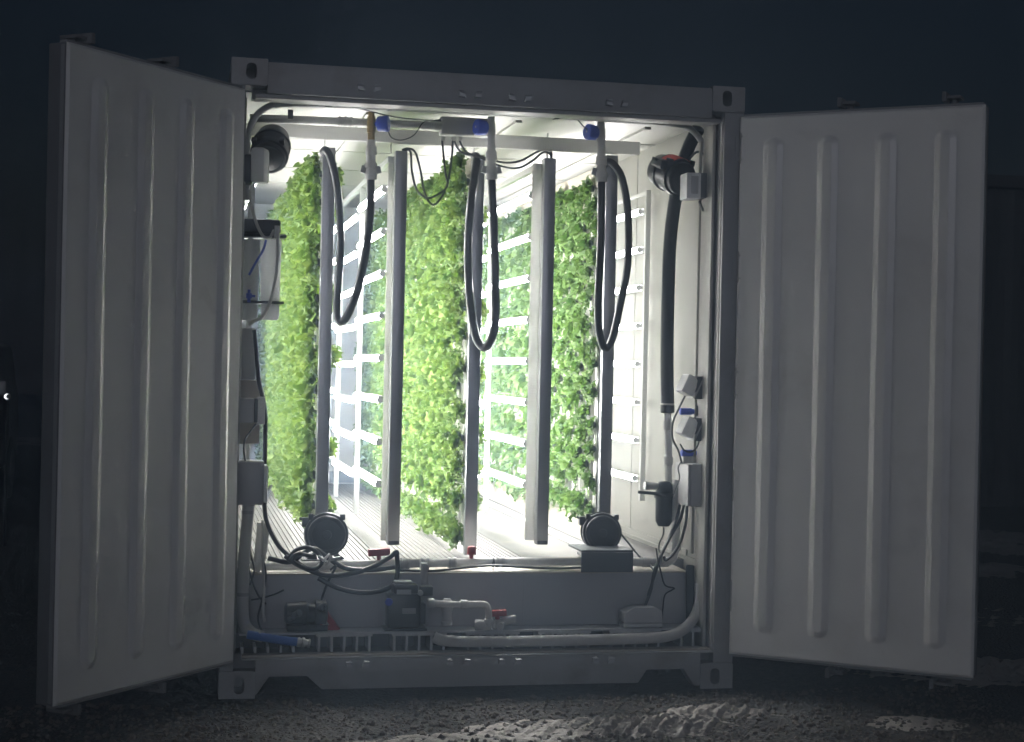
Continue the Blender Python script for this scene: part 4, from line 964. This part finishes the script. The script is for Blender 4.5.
for xs in (-3.72, -2.05):
    for ys in (7.75, 10.6):
        mb = MB(); mb.lathe((xs-.08, ys, .33), (1, 0, 0), [(0, .25), (.01, .33), (.19, .33), (.2, .25)], 24); w = obj('wheel', mb, 'black', t)
        mb = MB(); mb.lathe((xs-.09, ys, .33), (1, 0, 0), [(0, .10), (.0, .2), (.22, .2), (.22, .10)], 16); obj('rim', mb, 'galv', w)
for xs in (-3.45, -2.25):
    mb = MB(); mb.obox((xs, 6.985, .80), ((1, 0, 0), (0, 1, 0), (0, 0, 1)), (.16, .03, .07)); obj('headlight', mb, 'glass', t, bevel=.02)
p = at(7, 396.5, 6.0)
t = thing('marker_lamp', 'tiny pale crescent lamp on a thin post beside the parked car', 'lamp', (p.x, 6.0, 0))
mb = MB(); o1 = []; 
for k in range(9): a = math.radians(80+200*k/8); o1.append((p.x+.022*math.cos(a), 6.0, p.z+.022*math.sin(a)))
for k in range(9): a = math.radians(280-200*k/8); o1.append((p.x+.008+.016*math.cos(a), 6.0, p.z+.019*math.sin(a)))
mb.prism(o1, (0, .01, 0)); obj('lens', mb, 'lamp', t)
mb = MB(); mb.lathe((p.x, 6.012, p.z), (0, 1, 0), [(0, .03), (.05, .03)], 16); obj('housing', mb, 'car', t)
mb = MB(); mb.tube([(p.x, 6.04, 0), (p.x, 6.04, p.z)], .012, 8, straight=True); obj('post', mb, 'car', t)

# ================================================================== LIGHT
w = bpy.data.worlds.new('World'); S.world = w; w.use_nodes = True; N = w.node_tree.nodes; L = w.node_tree.links
bg = N['Background']
sky = N.new('ShaderNodeTexSky'); sky.sky_type = 'NISHITA'; sky.sun_disc = False; sky.sun_elevation = math.radians(8); sky.sun_rotation = math.radians(200); sky.air_density = 1.5; sky.dust_density = .2; sky.ozone_density = 5
tint = N.new('ShaderNodeMix'); tint.data_type = 'RGBA'; tint.blend_type = 'MULTIPLY'; tint.inputs['Factor'].default_value = 1; tint.inputs['B'].default_value = (1.0, .82, 1.0, 1)
L.new(sky.outputs['Color'], tint.inputs['A']); L.new(tint.outputs['Result'], bg.inputs['Color']); bg.inputs['Strength'].default_value = .0003
sl = bpy.data.lights.new('front_fill', 'SUN'); sl.energy = .042; sl.angle = math.radians(35); sl.color = (.90, .90, 1.)  # soft low fill added from the camera side to lift frame and doors
so = bpy.data.objects.new('front_fill', sl); COL.objects.link(so); so.rotation_euler = (math.radians(85), 0, math.radians(-8)); so.location = (0, -5, 6)
HAZE = .03  # thin air volume imitating lens glare as well as mist
if HAZE:
    hm = bpy.data.materials.new('haze'); hm.use_nodes = True; N = hm.node_tree.nodes; L = hm.node_tree.links
    for q in list(N):
        if q.type != 'OUTPUT_MATERIAL': N.remove(q)
    vo = N.new('ShaderNodeVolumePrincipled'); vo.inputs['Color'].default_value = (.58, .77, 1, 1); vo.inputs['Density'].default_value = HAZE; vo.inputs['Anisotropy'].default_value = .5
    L.new(vo.outputs[0], next(q for q in N if q.type == 'OUTPUT_MATERIAL').inputs['Volume'])
    M['haze'] = hm
    mb = MB(); mb.box(-62, 62, -32, 62, -1.5, 4.5); obj('haze', mb, 'haze', None, 'thin haze added for the glow of lens glare and mist around the doorway', 'mist', None, 'stuff', smooth=False)
# ------------------------------------------------------------------ render settings
S.view_settings.view_transform = 'Standard'; S.view_settings.look = 'None'; S.view_settings.exposure = 3.5; S.view_settings.gamma = 1
S.render.engine = 'CYCLES'
c = S.cycles; c.use_denoising = True; c.max_bounces = 7; c.diffuse_bounces = 4; c.glossy_bounces = 3; c.transmission_bounces = 3; c.volume_bounces = 0; c.transparent_max_bounces = 4
c.sample_clamp_indirect = 6; c.caustics_reflective = False; c.caustics_refractive = False; c.use_light_tree = True; c.use_adaptive_sampling = True; c.adaptive_threshold = .015
